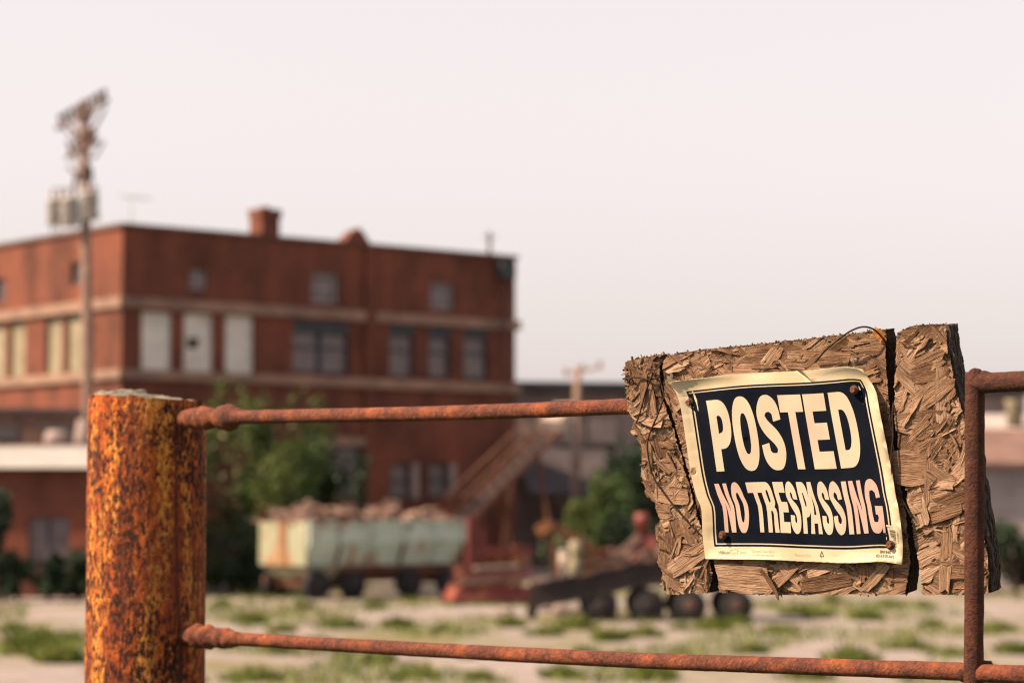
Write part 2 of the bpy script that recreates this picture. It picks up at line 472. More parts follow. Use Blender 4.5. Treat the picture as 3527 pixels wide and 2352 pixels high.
M['grass'] = leaf_mat('weed_blades', (0.050, 0.085, 0.012), (0.095, 0.130, 0.020), (0.18, 0.180, 0.050))
M['bark'] = simple('bark', (0.05, 0.035, 0.025), (0.12, 0.09, 0.06), 8, 0.95, 0.5)

# ================================================================== GROUND
def build_ground():
    ys = [-400, -60, -10, 0, 4, 6, 8, 10, 13, 16, 20, 25, 30] + [36 + 4 * i for i in range(20)] + [130, 170, 240, 400, 900, 3500]
    xs = [-3000, -900, -300, -120, -60] + [-40 + 4 * i for i in range(21)] + [60, 120, 300, 900, 3000]
    mb = MB()
    def hz(x, y):
        t = min(1, max(0, (y - 7) / 20.0)); t = t * t * (3 - 2 * t)
        h = 1.9 * (1 - t)
        if y > 20: h += 0.05 * mnoise.noise(Vector((x * 0.11, y * 0.09, 0))) if y < 130 else 0
        return h
    vs_ = [(x, y, hz(x, y)) for y in ys for x in xs]
    n = len(xs)
    fs_ = [(j * n + i, j * n + i + 1, (j + 1) * n + i + 1, (j + 1) * n + i) for j in range(len(ys) - 1) for i in range(n - 1)]
    mb.add(vs_, fs_, True)
    g = mb.build('ground', M['ground'])
    tag(g, kind='structure')
build_ground()

# ================================================================== BRICK BUILDING
AX = Vector((math.cos(R(39.8)), math.sin(R(39.8)), 0))     # along its long side
BX = Vector((-math.sin(R(39.8)), math.cos(R(39.8)), 0))    # along its end wall
c0 = PY(275, 1150, 88.0); CORNER = Vector((c0.x, 88.0, 0))
def onface(px, py, origin, ax):
    n = Vector((ax.y, -ax.x, 0))
    p = PPL(px, py, origin, n)
    return (p - origin).dot(ax), p.z
def wall_mesh(mb, L, H, ops, to3, depth, inward, z0=0.0):
    """front sheet of a wall with rectangular openings and their reveals"""
    xs = sorted(set([0, L] + [o[0] for o in ops] + [o[1] for o in ops]))
    zs = sorted(set([z0, H] + [o[2] for o in ops] + [o[3] for o in ops]))
    for i in range(len(xs) - 1):
        for j in range(len(zs) - 1):
            cx = (xs[i] + xs[i + 1]) / 2; cz = (zs[j] + zs[j + 1]) / 2
            if any(o[0] < cx < o[1] and o[2] < cz < o[3] for o in ops): continue
            mb.add([to3(xs[i], zs[j]), to3(xs[i + 1], zs[j]), to3(xs[i + 1], zs[j + 1]), to3(xs[i], zs[j + 1])], [(0, 1, 2, 3)])
    for (a, b, c, d) in ops:
        for (p, q) in (((a, c), (b, c)), ((b, c), (b, d)), ((b, d), (a, d)), ((a, d), (a, c))):
            p3 = to3(*p); q3 = to3(*q)
            mb.add([p3, q3, q3 + inward * depth, p3 + inward * depth], [(0, 1, 2, 3)])

def brick_building():
    root = empty('brick_building', frame(CORNER, AX))
    tag(root, 'two tone red brick factory building with boarded upper windows and chimney', 'building')
    L = onface(1183, 700, CORNER, AX)[0]
    W = 16.0
    H = onface(275, 520, CORNER, AX)[1]
    inv = root.matrix_world.inverted()
    # rectangles measured on the long side (in local coords: x along AX, y inward)
    def rect(x0, x1, y0, y1, origin=CORNER, ax=AX):
        a, _ = onface(x0, (y0 + y1) / 2, origin, ax); b, _ = onface(x1, (y0 + y1) / 2, origin, ax)
        _, t = onface((x0 + x1) / 2, y0, origin, ax); _, u = onface((x0 + x1) / 2, y1, origin, ax)
        return (min(a, b), max(a, b), u, t)
    boarded = [rect(325, 395, 716, 852), rect(422, 490, 720, 857), rect(517, 583, 724, 862)]
    dark2 = [rect(672, 803, 738, 858)]
    dark = [rect(895, 952, 745, 866), rect(985, 1035, 750, 868), rect(1065, 1122, 752, 872)]
    attic = [rect(435, 475, 620, 665), rect(715, 777, 627, 695), rect(988, 1042, 650, 710)]
    low = [rect(897, 960, 1062, 1145), rect(985, 1046, 1062, 1142), rect(760, 830, 1020, 1140)]
    wall = MB()
    wall_mesh(wall, L, H, boarded + dark2 + dark + attic + low, lambda l, z: Vector((l, 0, z)), 0.28, Vector((0, 1, 0)))
    # end wall, local y runs inward = along BX
    def rectB(x0, x1, y0, y1): return rect(x0, x1, y0, y1, CORNER, BX)
    endw = [rectB(150, 187, 716, 856), rectB(104, 142, 725, 866), rectB(20, 57, 738, 873), rectB(-24, 12, 746, 880)]
    enda = [rectB(163, 192, 602, 652), rectB(-14, 12, 640, 692)]
    wall_mesh(wall, W, H, endw + enda, lambda l, z: Vector((0, l, z)), 0.28, Vector((1, 0, 0)))
    wall.add([(L, 0, 0), (L, W, 0), (L, W, H), (L, 0, H)], [(0, 1, 2, 3)])
    wall.add([(0, W, 0), (L, W, 0), (L, W, H), (0, W, H)], [(3, 2, 1, 0)])
    wall.build('wall', M['brick'], root)
    rf = MB().box((L / 2, W / 2, H - 0.7), (L - 0.1, W - 0.1, 0.15)).build('roof', M['roofdark'], root)
    cp = MB()
    cp.box((L / 2, 0.12, H + 0.07), (L + 0.25, 0.45, 0.14)); cp.box((0.12, W / 2 + 0.2, H + 0.072), (0.45, W, 0.144)); cp.box((L - 0.1, W / 2 + 0.2, H + 0.068), (0.4, W, 0.136))
    cp.build('coping', M['coping'], root)
    # stone bands round the walls
    for nm, py, hh, pr in (('lintel_band', 693, 0.40, 0.16), ('sill_band', 858, 0.36, 0.18)):
        z = onface(285, py, CORNER, AX)[1]
        b = MB()
        b.box((L / 2 - pr / 2 + 0.1, -pr / 2 + 0.012, z), (L + pr + 0.2, pr, hh)); b.box((-pr / 2 + 0.015, W / 2, z - 0.004), (pr, W, hh - 0.01)); b.box((L + pr / 2 + 0.02, W / 2, z + 0.002), (pr, W, hh + 0.01))
        b.build(nm, M['stone'], root)
    # pilaster that splits the long side
    lp = onface(848, 700, CORNER, AX)[0]
    MB().box((lp, -0.05, H / 2), (0.5, 0.22, H - 0.02)).build('pilaster', M['brick'], root)
    def win(r, face, kind):
        a, b, c, d = r
        loc = (lambda l, z, y: Vector((l, y, z))) if face == 'A' else (lambda l, z, y: Vector((y, l, z)))
        def bx(mb, l0, l1, z0, z1, y0, y1):
            p = loc(l0, z0, y0); q = loc(l1, z1, y1)
            mb.box((p + q) / 2, tuple(abs(t) for t in (q - p)))
        fm = MB(); t = 0.09
        bx(fm, a, b, c, c + t, 0.12, 0.24); bx(fm, a, b, d - t, d, 0.12, 0.24)
        bx(fm, a, a + t, c + t, d - t, 0.121, 0.239); bx(fm, b - t, b, c + t, d - t, 0.121, 0.239)
        if kind == 'double': bx(fm, (a + b) / 2 - 0.10, (a + b) / 2 + 0.10, c + t, d - t, 0.122, 0.238)
        fmat = {'board': M['board_white'], 'cream': M['board_cream'], 'attic': M['gframe']}.get(kind, M['wframe'])
        w = fm.build('window', fmat, root)
        if kind in ('board', 'cream'):
            n = 4
            for i in range(n):       # boards nailed over the opening
                g = MB(); l0 = a + t + (b - a - 2 * t) * i / n; l1 = a + t + (b - a - 2 * t) * (i + 1) / n - 0.012
                bx(g, l0, l1, c + t, d - t, 0.15 + 0.008 * (i % 2), 0.20)
                g.build('board', M['board_white'] if kind == 'board' else M['board_cream'], w)
        else:
            g = MB(); bx(g, a + 0.02, b - 0.02, c + 0.02, d - 0.02, 0.20, 0.215); g.build('pane', M['glass'], w)
            s = MB(); zc = (c + d) / 2; bx(s, a + t, b - t, zc - 0.05, zc + 0.05, 0.14, 0.19)
            if kind == 'attic': bx(s, (a + b) / 2 - 0.05, (a + b) / 2 + 0.05, c + t, d - t, 0.145, 0.185)
            s.build('glazing_bar', fmat, w)
            if kind in ('dark', 'double'):
                hd = MB(); bx(hd, a + 0.02, b - 0.02, d - 0.45, d - 0.02, 0.03, 0.12); hd.build('blind_box', M['wframe'], w)
        return w
    for i, r in enumerate(boarded):
        w = win(r, 'A', 'board')
        if i == 1:
            lx, lz = onface(447, 787, CORNER, AX)
            MB().box((lx, 0.13, lz), (0.42, 0.03, 0.36), None, 0.05).build('vent_hole', M['black'], w)
    for r in dark2: win(r, 'A', 'double')
    for r in dark: win(r, 'A', 'dark')
    win(attic[0], 'A', 'attic')
    for r in attic[1:]: win(r, 'A', 'attic')
    for r in low[:2]:
        w = win(r, 'A', 'plain')
        a, b, c, d = r
        MB().box((b - 0.18, -0.02, (c + d) / 2), (0.34, 0.12, d - c)).build('shutter', M['palewall'], w)
    win(low[2], 'A', 'plain')
    lx0, lz0 = onface(737, 1012, CORNER, AX); lx1, _ = onface(834, 1012, CORNER, AX)
    MB().box(((lx0 + lx1) / 2, -0.06, lz0), (lx1 - lx0, 0.16, 0.36)).build('lintel', M['stone'], root)
    for r in endw: win(r, 'B', 'cream')
    for r in enda: win(r, 'B', 'plain')
    # chimney, broken chimney stub, corner gutter box
    la, _ = onface(600, 530, CORNER, AX); lb, _ = onface(652, 530, CORNER, AX); zt = onface(626, 486, CORNER, AX)[1]
    ch = MB(); wd = (lb - la) * 0.80
    ch.box(((la + lb) / 2, 0.55, (H - 0.5 + zt) / 2), (wd, wd, zt - H + 0.5)); ch.box(((la + lb) / 2, 0.55, zt - 0.05), (wd * 1.12, wd * 1.12, 0.3), None, 0.03)
    c = ch.build('chimney', M['brick'], root)
    MB().tube([((la + lb) / 2, 0.55, zt + 0.05), ((la + lb) / 2, 0.55, zt + 0.22)], [wd * 0.3, wd * 0.26], 12).build('chimney_pot', M['rusty'], c)
    l2 = onface(833, 560, CORNER, AX)[0]; z2 = onface(836, 520, CORNER, AX)[1]
    st = MB()
    st.add([(l2 - 0.85, 0.3, H), (l2 + 0.75, 0.3, H), (l2 + 0.40, 0.4, H + 0.55), (l2 + 0.22, 0.5, z2), (l2 - 0.12, 0.5, z2 - 0.12), (l2 - 0.5, 0.4, H + 0.32),
            (l2 - 0.85, 1.1, H), (l2 + 0.75, 1.1, H), (l2 + 0.40, 1.0, H + 0.55), (l2 + 0.22, 0.9, z2), (l2 - 0.12, 0.9, z2 - 0.12), (l2 - 0.5, 1.0, H + 0.32)],
           [(0, 1, 2, 3, 4, 5), (11, 10, 9, 8, 7, 6), (0, 6, 7, 1), (1, 7, 8, 2), (2, 8, 9, 3), (3, 9, 10, 4), (4, 10, 11, 5), (5, 11, 6, 0)])
    st.build('broken_chimney', M['brick'], root)
    l3 = onface(1145, 610, CORNER, AX)[0]
    MB().box((l3 + 0.2, -0.22, H - 0.5), (0.75, 0.42, 0.7), None, 0.05).build('gutter_box', M['wframe'], root)
    MB().tube([(l3 + 0.2, -0.24, H - 0.8), (l3 + 0.2, -0.24, 0.1)], 0.05, 8).build('downpipe', M['coping'], root)
    zt3 = onface(1141, 530, CORNER, AX)[1]
    mast = MB(); mast.tube([(l3, 0.6, H - 0.6), (l3, 0.6, zt3)], 0.075, 8); mast.tube([(l3 - 0.35, 0.6, zt3 - 0.2), (l3 + 0.35, 0.6, zt3 - 0.2)], 0.03, 6)
    mast.build('roof_mast', M['poledark'], root)
    # roof aerial near the front corner
    l4, z4 = onface(281, 440, CORNER, AX)
    an = MB(); an.tube([(0.9, 0.9, H - 0.6), (0.9, 0.9, z4)], 0.03, 6); an.tube([(0.4, 0.9, z4 - 0.05), (1.7, 0.9, z4 - 0.05)], 0.02, 6)
    for k in range(4): an.tube([(0.5 + 0.35 * k, 0.55, z4 - 0.05), (0.5 + 0.35 * k, 1.25, z4 - 0.05)], 0.015, 5)
    an.build('aerial', M['galv'], root)
brick_building()

# low annex at the left with the white fascia
def annex():
    o = PY(-260, 1340, 76.0); o.z = 0
    e = PY(360, 1340, 76.0); L = e.x - o.x
    root = empty('garage_annex', frame(o, Vector((1, 0, 0))))
    tag(root, 'low red brick annex with bright white roof fascia at the left edge', 'building')
    zt = PY(100, 1030, 76).z; zb = PY(100, 1074, 76).z
    ops = [(L * 0.52, L * 0.52 + 1.3, 0.9, 2.5), (L * 0.80, L * 0.80 + 1.0, 0.02, 2.1)]
    w = MB(); wall_mesh(w, L, zb, ops, lambda l, z: Vector((l, 0, z)), 0.25, Vector((0, 1, 0)))
    w.add([(0, 0, 0), (0, 7, 0), (0, 7, zb), (0, 0, zb)], [(3, 2, 1, 0)]); w.add([(L, 0, 0), (L, 7, 0), (L, 7, zb), (L, 0, zb)], [(0, 1, 2, 3)])
    w.build('wall', M['brick'], root)
    MB().box((L / 2, 3.0, (zt + zb) / 2), (L + 0.8, 7.0, zt - zb)).build('fascia', M['white'], root)
    MB().box((L / 2, 3.4, zt + 0.06), (L + 0.4, 6.0, 0.10)).build('roof', M['greyroof'], root)
    for i, px in enumerate((128, 190)):
        p = PY(px, 1015, 77.5) - o
        v = MB(); v.tube([(p.x, 1.6, zt + 0.1), (p.x, 1.6, zt + 0.35), (p.x, 1.6, zt + 0.62 + 0.35 * i)], [0.32, 0.42 - 0.12 * i, 0.30 - 0.1 * i], 12)
        v.build('roof_vent', M['palewall'], root)
    for i, (a, b, c, d) in enumerate(ops):
        f = MB(); f.box(((a + b) / 2, 0.16, (c + d) / 2), (b - a, 0.05, d - c)); f = f.build('window' if i == 0 else 'door', M['glass'] if i == 0 else M['palewall'], root)
        if i == 0: MB().box(((a + b) / 2, 0.12, (c + d) / 2), (0.07, 0.06, d - c)).build('glazing_bar', M['wframe'], f)
        else: MB().box((a + 0.12, 0.10, 1.0), (0.06, 0.07, 0.14)).build('handle', M['darksteel'], f)
    # taller brown block behind it
annex()
def back_block():
    o = PY(-260, 1340, 83.0); o.z = 0; L = PY(300, 1340, 83.0).x - o.x
    zt = PY(100, 946, 83).z
    root = empty('storage_block', frame(o, Vector((1, 0, 0))))
    tag(root, 'dark brown flat roofed block behind the white fascia annex', 'building')
    MB().box((L / 2, 1.5, zt / 2), (L, 3, zt)).build('wall', M['coping'], root)
    MB().box((L / 2, 1.5, zt + 0.06), (L + 0.3, 3.3, 0.14)).build('roof', M['roofdark'], root)
    for k in range(3): MB().box((L * (0.25 + 0.22 * k), -0.02, zt - 0.7), (1.0, 0.06, 0.5)).build('vent_panel', M['roofdark'], root)
back_block()

# long pale shed right of the brick building
def shed():
    o = PY(1150, 1150, 112.0); o.z = 0
    ax = Vector((math.cos(R(12)), math.sin(R(12)), 0))
    L = 26.0
    zt = PY(1240, 886, 112).z
    root = empty('pale_shed', frame(o, ax))
    tag(root, 'long pale shed with dark flat roof edge behind the inclined conveyor', 'building')
    MB().box((L / 2, 4, zt / 2 - 0.1), (L, 8, zt - 0.2)).build('wall', M['palewall'], root)
    MB().box((L / 2, 4, zt), (L + 0.6, 8.8, 0.42)).build('roof', M['roofdark'], root)
    zs = PY(1300, 1024, 112).z
    ln = MB()
    ln.add([(0.5, -0.05, zs), (9, -0.05, zs), (9, -4.5, zs - 2.2), (0.5, -4.5, zs - 2.2), (0.5, -0.05, zs - 0.15), (9, -0.05, zs - 0.15), (9, -4.5, zs - 2.35), (0.5, -4.5, zs - 2.35)],
           [(0, 3, 2, 1), (4, 5, 6, 7), (0, 1, 5, 4), (1, 2, 6, 5), (2, 3, 7, 6), (3, 0, 4, 7)])
    ln.build('lean_to_roof', M['leanto'], root)
    for x in (0.9, 3.4, 6.0, 8.6): MB().box((x, -4.2, (zs - 2.3) / 2), (0.18, 0.18, zs - 2.3)).build('lean_to_post', M['poledark'], root)
    for (x0, x1, y0, y1) in ((1200, 1242, 962, 1000), (1292, 1340, 968, 1018), (1350, 1412, 960, 1016)):
        p = PPL(x0, y1, o + Vector((0, -0.05, 0)), Vector((ax.y, -ax.x, 0))); q = PPL(x1, y0, o, Vector((ax.y, -ax.x, 0)))
        l0 = (p - o).dot(ax); l1 = (q - o).dot(ax)
        MB().box(((l0 + l1) / 2, -0.06, (p.z + q.z) / 2), (l1 - l0, 0.1, q.z - p.z)).build('wall_panel', M['palesteel'], root)
shed()

# house at the right edge
def right_house():
    o = PY(2190, 1300, 84.0); o.z = 0
    root = empty('sheet_metal_house', frame(o, Vector((1, 0, 0))))
    tag(root, 'grey sided house with rusty red sheet roof at the right edge', 'building')
    L = 9.0; ze = PY(2300, 1062, 84).z; zr = PY(2300, 985, 87).z; zt = PY(2300, 950, 89).z
    MB().box((L / 2, 3, ze / 2), (L, 6, ze)).build('wall', M['greywall'], root)
    for k in range(9): MB().box((L / 2, -0.02, ze - 0.18 - k * 0.3), (L - 0.02, 0.05, 0.26)).build('siding_board', M['greywall'], root)
    r = MB(); r.add([(-0.4, -0.5, ze), (L + 0.4, -0.5, ze), (L + 0.4, 2.6, zr), (-0.4, 2.6, zr), (-0.4, -0.5, ze - 0.15), (L + 0.4, -0.5, ze - 0.15), (L + 0.4, 2.6, zr - 0.15), (-0.4, 2.6, zr - 0.15)],
                 [(0, 1, 2, 3), (7, 6, 5, 4), (0, 4, 5, 1), (1, 5, 6, 2), (2, 6, 7, 3), (3, 7, 4, 0)])
    r.build('roof', M['redroof'], root)
    r = MB(); r.add([(-0.4, 2.65, zr), (L + 0.4, 2.65, zr), (L + 0.4, 5.5, zt), (-0.4, 5.5, zt), (-0.4, 6.5, ze), (L + 0.4, 6.5, ze), (L + 0.4, 2.65, ze), (-0.4, 2.65, ze)],
                 [(0, 1, 2, 3), (3, 2, 5, 4), (0, 7, 6, 1), (0, 3, 4, 7), (1, 6, 5, 2)])
    r.build('upper_roof', M['greyroof'], root)
    p = PY(2332, 940, 87) - o
    MB().tube([(p.x, 3.2, zr - 0.2), (p.x, 3.2, p.z + 0.2), (p.x, 3.2, p.z + 0.35)], [0.30, 0.30, 0.38], 14).build('roof_vent', M['board_cream'], root)
right_house()

# ================================================================== UTILITY POLES
def tilted_arm(mb, c, d, L, w=0.11): mb.bar(c - d * L / 2, c + d * L / 2, w, 0.13)
def main_pole():
    Y = 78.0
    base = PY(214, 1000, Y); base.z = 0
    top = PY(192, 232, Y)
    root = empty('utility_pole', Matrix.Translation(base))
    tag(root, 'tall wooden utility pole with crossarms and three grey transformer cans', 'utility pole')
    tp = top - base
    MB().tube([(0, 0, -0.3), tp * 0.5, tp], [0.21, 0.18, 0.14], 14).build('pole', M['pole'], root)
    d = Vector((0.42, -0.91, 0.0)).normalized()
    def zrow(py): return PY(205, py, Y).z
    for py, L, n in ((266, 6.4, 9), (346, 3.9, 5)):
        z = zrow(py)
        a = MB(); off = Vector((tp.x * z / tp.z, 0, z)) + Vector((-0.05, -0.2, 0)); tilted_arm(a, off, d, L, 0.11)
        arm = a.build('crossarm', M['poledark'], root)
        for k in range(n):
            t = (k + 0.5) / n - 0.5
            q = off + d * L * t * 0.97 + Vector((0, 0, 0.07))
            i = MB(); i.tube([q, q + Vector((0, 0, 0.12)), q + Vector((0, 0, 0.16)), q + Vector((0, 0, 0.30)), q + Vector((0, 0, 0.36))], [0.025, 0.03, 0.085, 0.085, 0.03], 10)
            i.build('insulator', M['poledark'], arm)
        for s in (-1, 1):
            b = MB(); b.bar(off + d * s * L * 0.28, Vector((off.x, off.y + 0.1, off.z - 0.75)), 0.06); b.build('brace', M['poledark'], arm)
    rp = random.Random(8)
    for k_ in range(24):
        z = zrow(rp.uniform(250, 400)); c_ = Vector((tp.x * z / tp.z, -0.2, z)); e_ = d * rp.uniform(-2.8, 2.8)
        if k_ > 14: e_ = d * rp.uniform(-0.9, 0.9)
        q = [c_ + Vector((0, 0, rp.uniform(-0.5, 0.1))), c_ + e_ * 0.5 + Vector((0, 0, -rp.uniform(0.1, 0.5))), c_ + e_ + Vector((0, 0, rp.uniform(0.0, 0.3)))]
        MB().tube(catmull(q, 6), 0.042, 6).build('jumper_cable', M['poledark'], root)
    for py, s in ((305, 0.6), (395, 0.5), (415, -0.45)):
        z = zrow(py); q = Vector((tp.x * z / tp.z, -0.15, z))
        c = MB(); c.tube([q, q + Vector((s * 0.5, -0.25, 0.05)), q + Vector((s * 0.62, -0.3, -0.35))], [0.06, 0.085, 0.05], 8); c.build('cutout_switch', M['poledark'], root)
    for px, py0, py1, dy in ((128, 455, 518, 0.3), (160, 452, 520, -0.45), (205, 440, 505, -0.42)):
        q = PY(px, py1, Y + dy) - base; t = PY(px, py0, Y + dy) - base
        h = t.z - q.z
        c = MB(); c.tube([q, q + Vector((0, 0, 0.04)), q + Vector((0, 0, h * 0.86)), q + Vector((0, 0, h * 0.9)), q + Vector((0, 0, h))], [0.27, 0.30, 0.30, 0.33, 0.20], 16)
        can = c.build('transformer', M['galv'], root)
        for s in (-1, 1):
            b = MB(); e = q + Vector((0.13 * s, 0, h)); b.tube([e - Vector((0, 0, 0.05)), e + Vector((0, 0, 0.1)), e + Vector((0, 0, 0.3))], [0.05, 0.07, 0.03], 8); b.build('bushing', M['palewall'], can)
    z = zrow(500)
    MB().bar(Vector((-1.25, -0.1, z)), Vector((0.15, -0.1, z)), 0.10, 0.12).build('hanger', M['darksteel'], root)
    z = zrow(455); MB().bar(Vector((-1.4, 0.05, z + 0.3)), Vector((0.1, 0.05, z + 0.3)), 0.07).build('hanger', M['galv'], root)
    for x in (-1.40, -1.18): MB().tube([(x, 0.05, zrow(470)), (x - 0.02, 0.05, zrow(545))], 0.025, 6).build('cable_drop', M['galv'], root)
main_pole()
def small_pole():
    Y = 98.0
    base = PY(1318, 1150, Y); base.z = 0
    root = empty('timber_pole', Matrix.Translation(base))
    tag(root, 'short timber pole with crossarm in front of the pale shed', 'utility pole')
    tp = PY(1326, 842, Y) - base
    MB().tube([(0, 0, -0.3), tp * 0.5, tp], [0.20, 0.17, 0.14], 12).build('pole', M['pole'], root)
    q = Vector((tp.x, -0.2, tp.z - 0.3)); a = MB(); a.bar(q + Vector((-0.55, 0.6, 0)), q + Vector((0.95, -0.5, 0.25)), 0.10); arm = a.build('crossarm', M['pole'], root)
    for k, t in enumerate((0.05, 0.5, 0.95)):
        e = q + Vector((-0.55, 0.6, 0)).lerp(Vector((0.95, -0.5, 0.25)), t)
        MB().tube([e, e + Vector((0, 0, 0.1)), e + Vector((0, 0, 0.3))], [0.04, 0.09, 0.04], 8).build('insulator', M['pole'], arm)
small_pole()

# ================================================================== FARM MACHINERY
def wheel(parent, c, r, w, ax, mat_rim, dual=False):
    """wheel at c (local), axle direction ax"""
    ax = ax.normalized()
    prof = [(-0.505, 0.45), (-0.5, 0.86), (-0.40, 0.97), (-0.2, 1.0), (0.2, 1.0), (0.40, 0.97), (0.5, 0.86), (0.505, 0.45)]
    t = MB(); t.tube([c + ax * (a * w) for a, _ in prof], [b * r for _, b in prof], 26)
    tyre = t.build('wheel', M['black'], parent)
    h = MB(); h.tube([c - ax * w * 0.40, c - ax * w * 0.53, c - ax * w * 0.54, c - ax * w * 0.60], [0.46 * r, 0.43 * r, 0.25 * r, 0.12 * r], 18)
    h.build('rim', mat_rim, tyre)
def grain_wagon():
    o = PG(706, 1378); o = Vector((o.x, o.y, 0))
    root = empty('grain_wagon', frame(o, AX))
    tag(root, 'faded teal and cream gravity wagon heaped with rusty scrap', 'wagon')
    L = onface(1066, 1250, o, AX)[0]; W = 2.55
    zt = onface(706, 1200, o, AX)[1]; zm = zt - 0.62; zb = 1.02; zbb = 0.62
    # flared box: vertical upper boards, lower boards sloping inward
    def sect(x, k, z): return [(x, k * 0.95, z), (x, W - k * 0.95, z)]
    n = 5
    for i in range(n):           # upper side panels
        a = L * i / n + 0.012; b = L * (i + 1) / n - 0.012
        dz = 0.02 * math.sin(i * 2.1)
        MB().box(((a + b) / 2, 0.03, (zt + zm) / 2 + dz), (b - a, 0.06, zt - zm)).build('side_panel', M['teal'], root)
    for i in range(n):
        a = L * i / n + 0.012 + (0.0 if i else 0.05); b = L * (i + 1) / n - 0.012
        p = MB(); s0, s1 = 0.0, 0.30
        p.add([(a, s0, zm - 0.012), (b, s0, zm - 0.012), (b, s1, zb), (a, s1, zb), (a, s0 + 0.06, zm - 0.012), (b, s0 + 0.06, zm - 0.012), (b, s1 + 0.06, zb), (a, s1 + 0.06, zb)],
              [(0, 3, 2, 1), (4, 5, 6, 7), (0, 1, 5, 4), (3, 7, 6, 2), (0, 4, 7, 3), (1, 2, 6, 5)])
        p.build('lower_panel', M['teal'], root)
    for i in range(n + 1):       # ribs
        x = min(max(L * i / n, 0.03), L - 0.03)
        MB().bar((x, -0.05, zm - 0.02), (x, -0.05, zt), 0.07, 0.09).build('rib', M['teal'], root)
        MB().bar((x, 0.24, zb + 0.05), (x, -0.05, zm - 0.05), 0.07, 0.08).build('lower_rib', M['rusty'] if i % 2 else M['teal'], root)
    MB().box((L / 2, W, (zt + zb) / 2), (L, 0.06, zt - zb)).build('back_side', M['teal'], root)
    MB().box((L, W / 2, (zt + zm) / 2), (0.06, W - 0.02, zt - zm)).build('tail_end', M['teal'], root)
    MB().box((L / 2, -0.02, zt + 0.03), (L + 0.1, 0.12, 0.07)).build('top_rail', M['teal'], root)
    # sunlit end: two cream panels with a rusty door strip between them
    for y0, y1, mt, nm in ((0.02, 1.02, 'creampaint', 'end_panel'), (1.04, 1.40, 'orange', 'end_slide'), (1.42, W - 0.02, 'creampaint', 'end_panel')):
        MB().box((-0.03 - (0.04 if nm == 'end_slide' else 0), (y0 + y1) / 2, (zt + zb) / 2 + 0.02), (0.06, y1 - y0, zt - zb)).build(nm, M[mt], root)
    h = MB(); h.add([(0.0, 0.10, zb - 0.02), (0.0, W - 0.10, zb - 0.02), (0.30, W - 0.5, zbb), (0.30, 0.4, zbb), (1.5, 0.35, zb), (1.5, W - 0.35, zb), (1.2, W - 0.5, zbb), (1.2, 0.45, zbb)],
                    [(0, 1, 2, 3), (4, 7, 6, 5), (0, 3, 7, 4), (1, 5, 6, 2), (3, 2, 6, 7), (0, 4, 5, 1)])
    MB().box((L / 2 + 0.7, W / 2, zb - 0.08), (L - 1.5, W - 0.5, 0.14)).build('floor_frame', M['rusty'], root)
    h.build('hopper', M['creampaint'], root)
    for y in (0.6, W - 0.6): MB().bar((-0.3, y, 0.60), (L + 0.2, y, 0.60), 0.12, 0.16).build('chassis_beam', M['rusty'], root)
    MB().bar((L + 0.2, W / 2, 0.55), (L + 2.1, W / 2, 0.4), 0.1).build('drawbar', M['rusty'], root)
    for x in (0.45, L - 0.5):
        MB().bar((x, 0.25, 0.45), (x, W - 0.25, 0.45), 0.12).build('axle', M['rusty'], root)
        for y in (0.18, W - 0.18): wheel(root, Vector((x, y, 0.45)), 0.46, 0.30, Vector((0, 1, 0)), M['darksteel'])
    wheel(root, Vector((L * 0.30, 0.20, 0.44)), 0.45, 0.30, Vector((0, 1, 0)), M['darksteel'])
    wheel(root, Vector((L * 0.66, 0.20, 0.44)), 0.45, 0.30, Vector((0, 1, 0)), M['darksteel'])
    # heap
    s = MB()
    rg = random.Random(5)
    for i in range(150):
        x = rg.uniform(0.1, L - 0.1); y = rg.uniform(0.15, W - 0.15)
        e = (1 - abs(y / W * 2 - 1) ** 2) * 0.35
        z = zt - 0.10 + rg.uniform(0, 0.20 + e) + 0.22 * mnoise.noise(Vector((x * 1.3, y * 2, 3)))
        rot = Matrix.Rotation(rg.uniform(0, 6.3), 3, 'Z') @ Matrix.Rotation(rg.uniform(-0.8, 0.8), 3, 'X')
        k = rg.random()
        if k < 0.5: s.box((x, y, z), (rg.uniform(0.3, 0.8), rg.uniform(0.2, 0.45), rg.uniform(0.03, 0.12)), rot, 0.05)
        elif k < 0.8: s.box((x, y, z), (rg.uniform(0.2, 0.4),) * 3, rot, 0.08)
        else: s.bar(Vector((x, y, z)), Vector((x, y, z)) + rot @ Vector((rg.uniform(0.5, 1.1), 0, 0.12)), 0.07)
    hp = s.build('scrap_heap', M['scrap'])
    hp.matrix_world = root.matrix_world
    tag(hp, 'jumbled heap of rusty scrap metal piled in the teal wagon', 'scrap', kind='stuff')
grain_wagon()

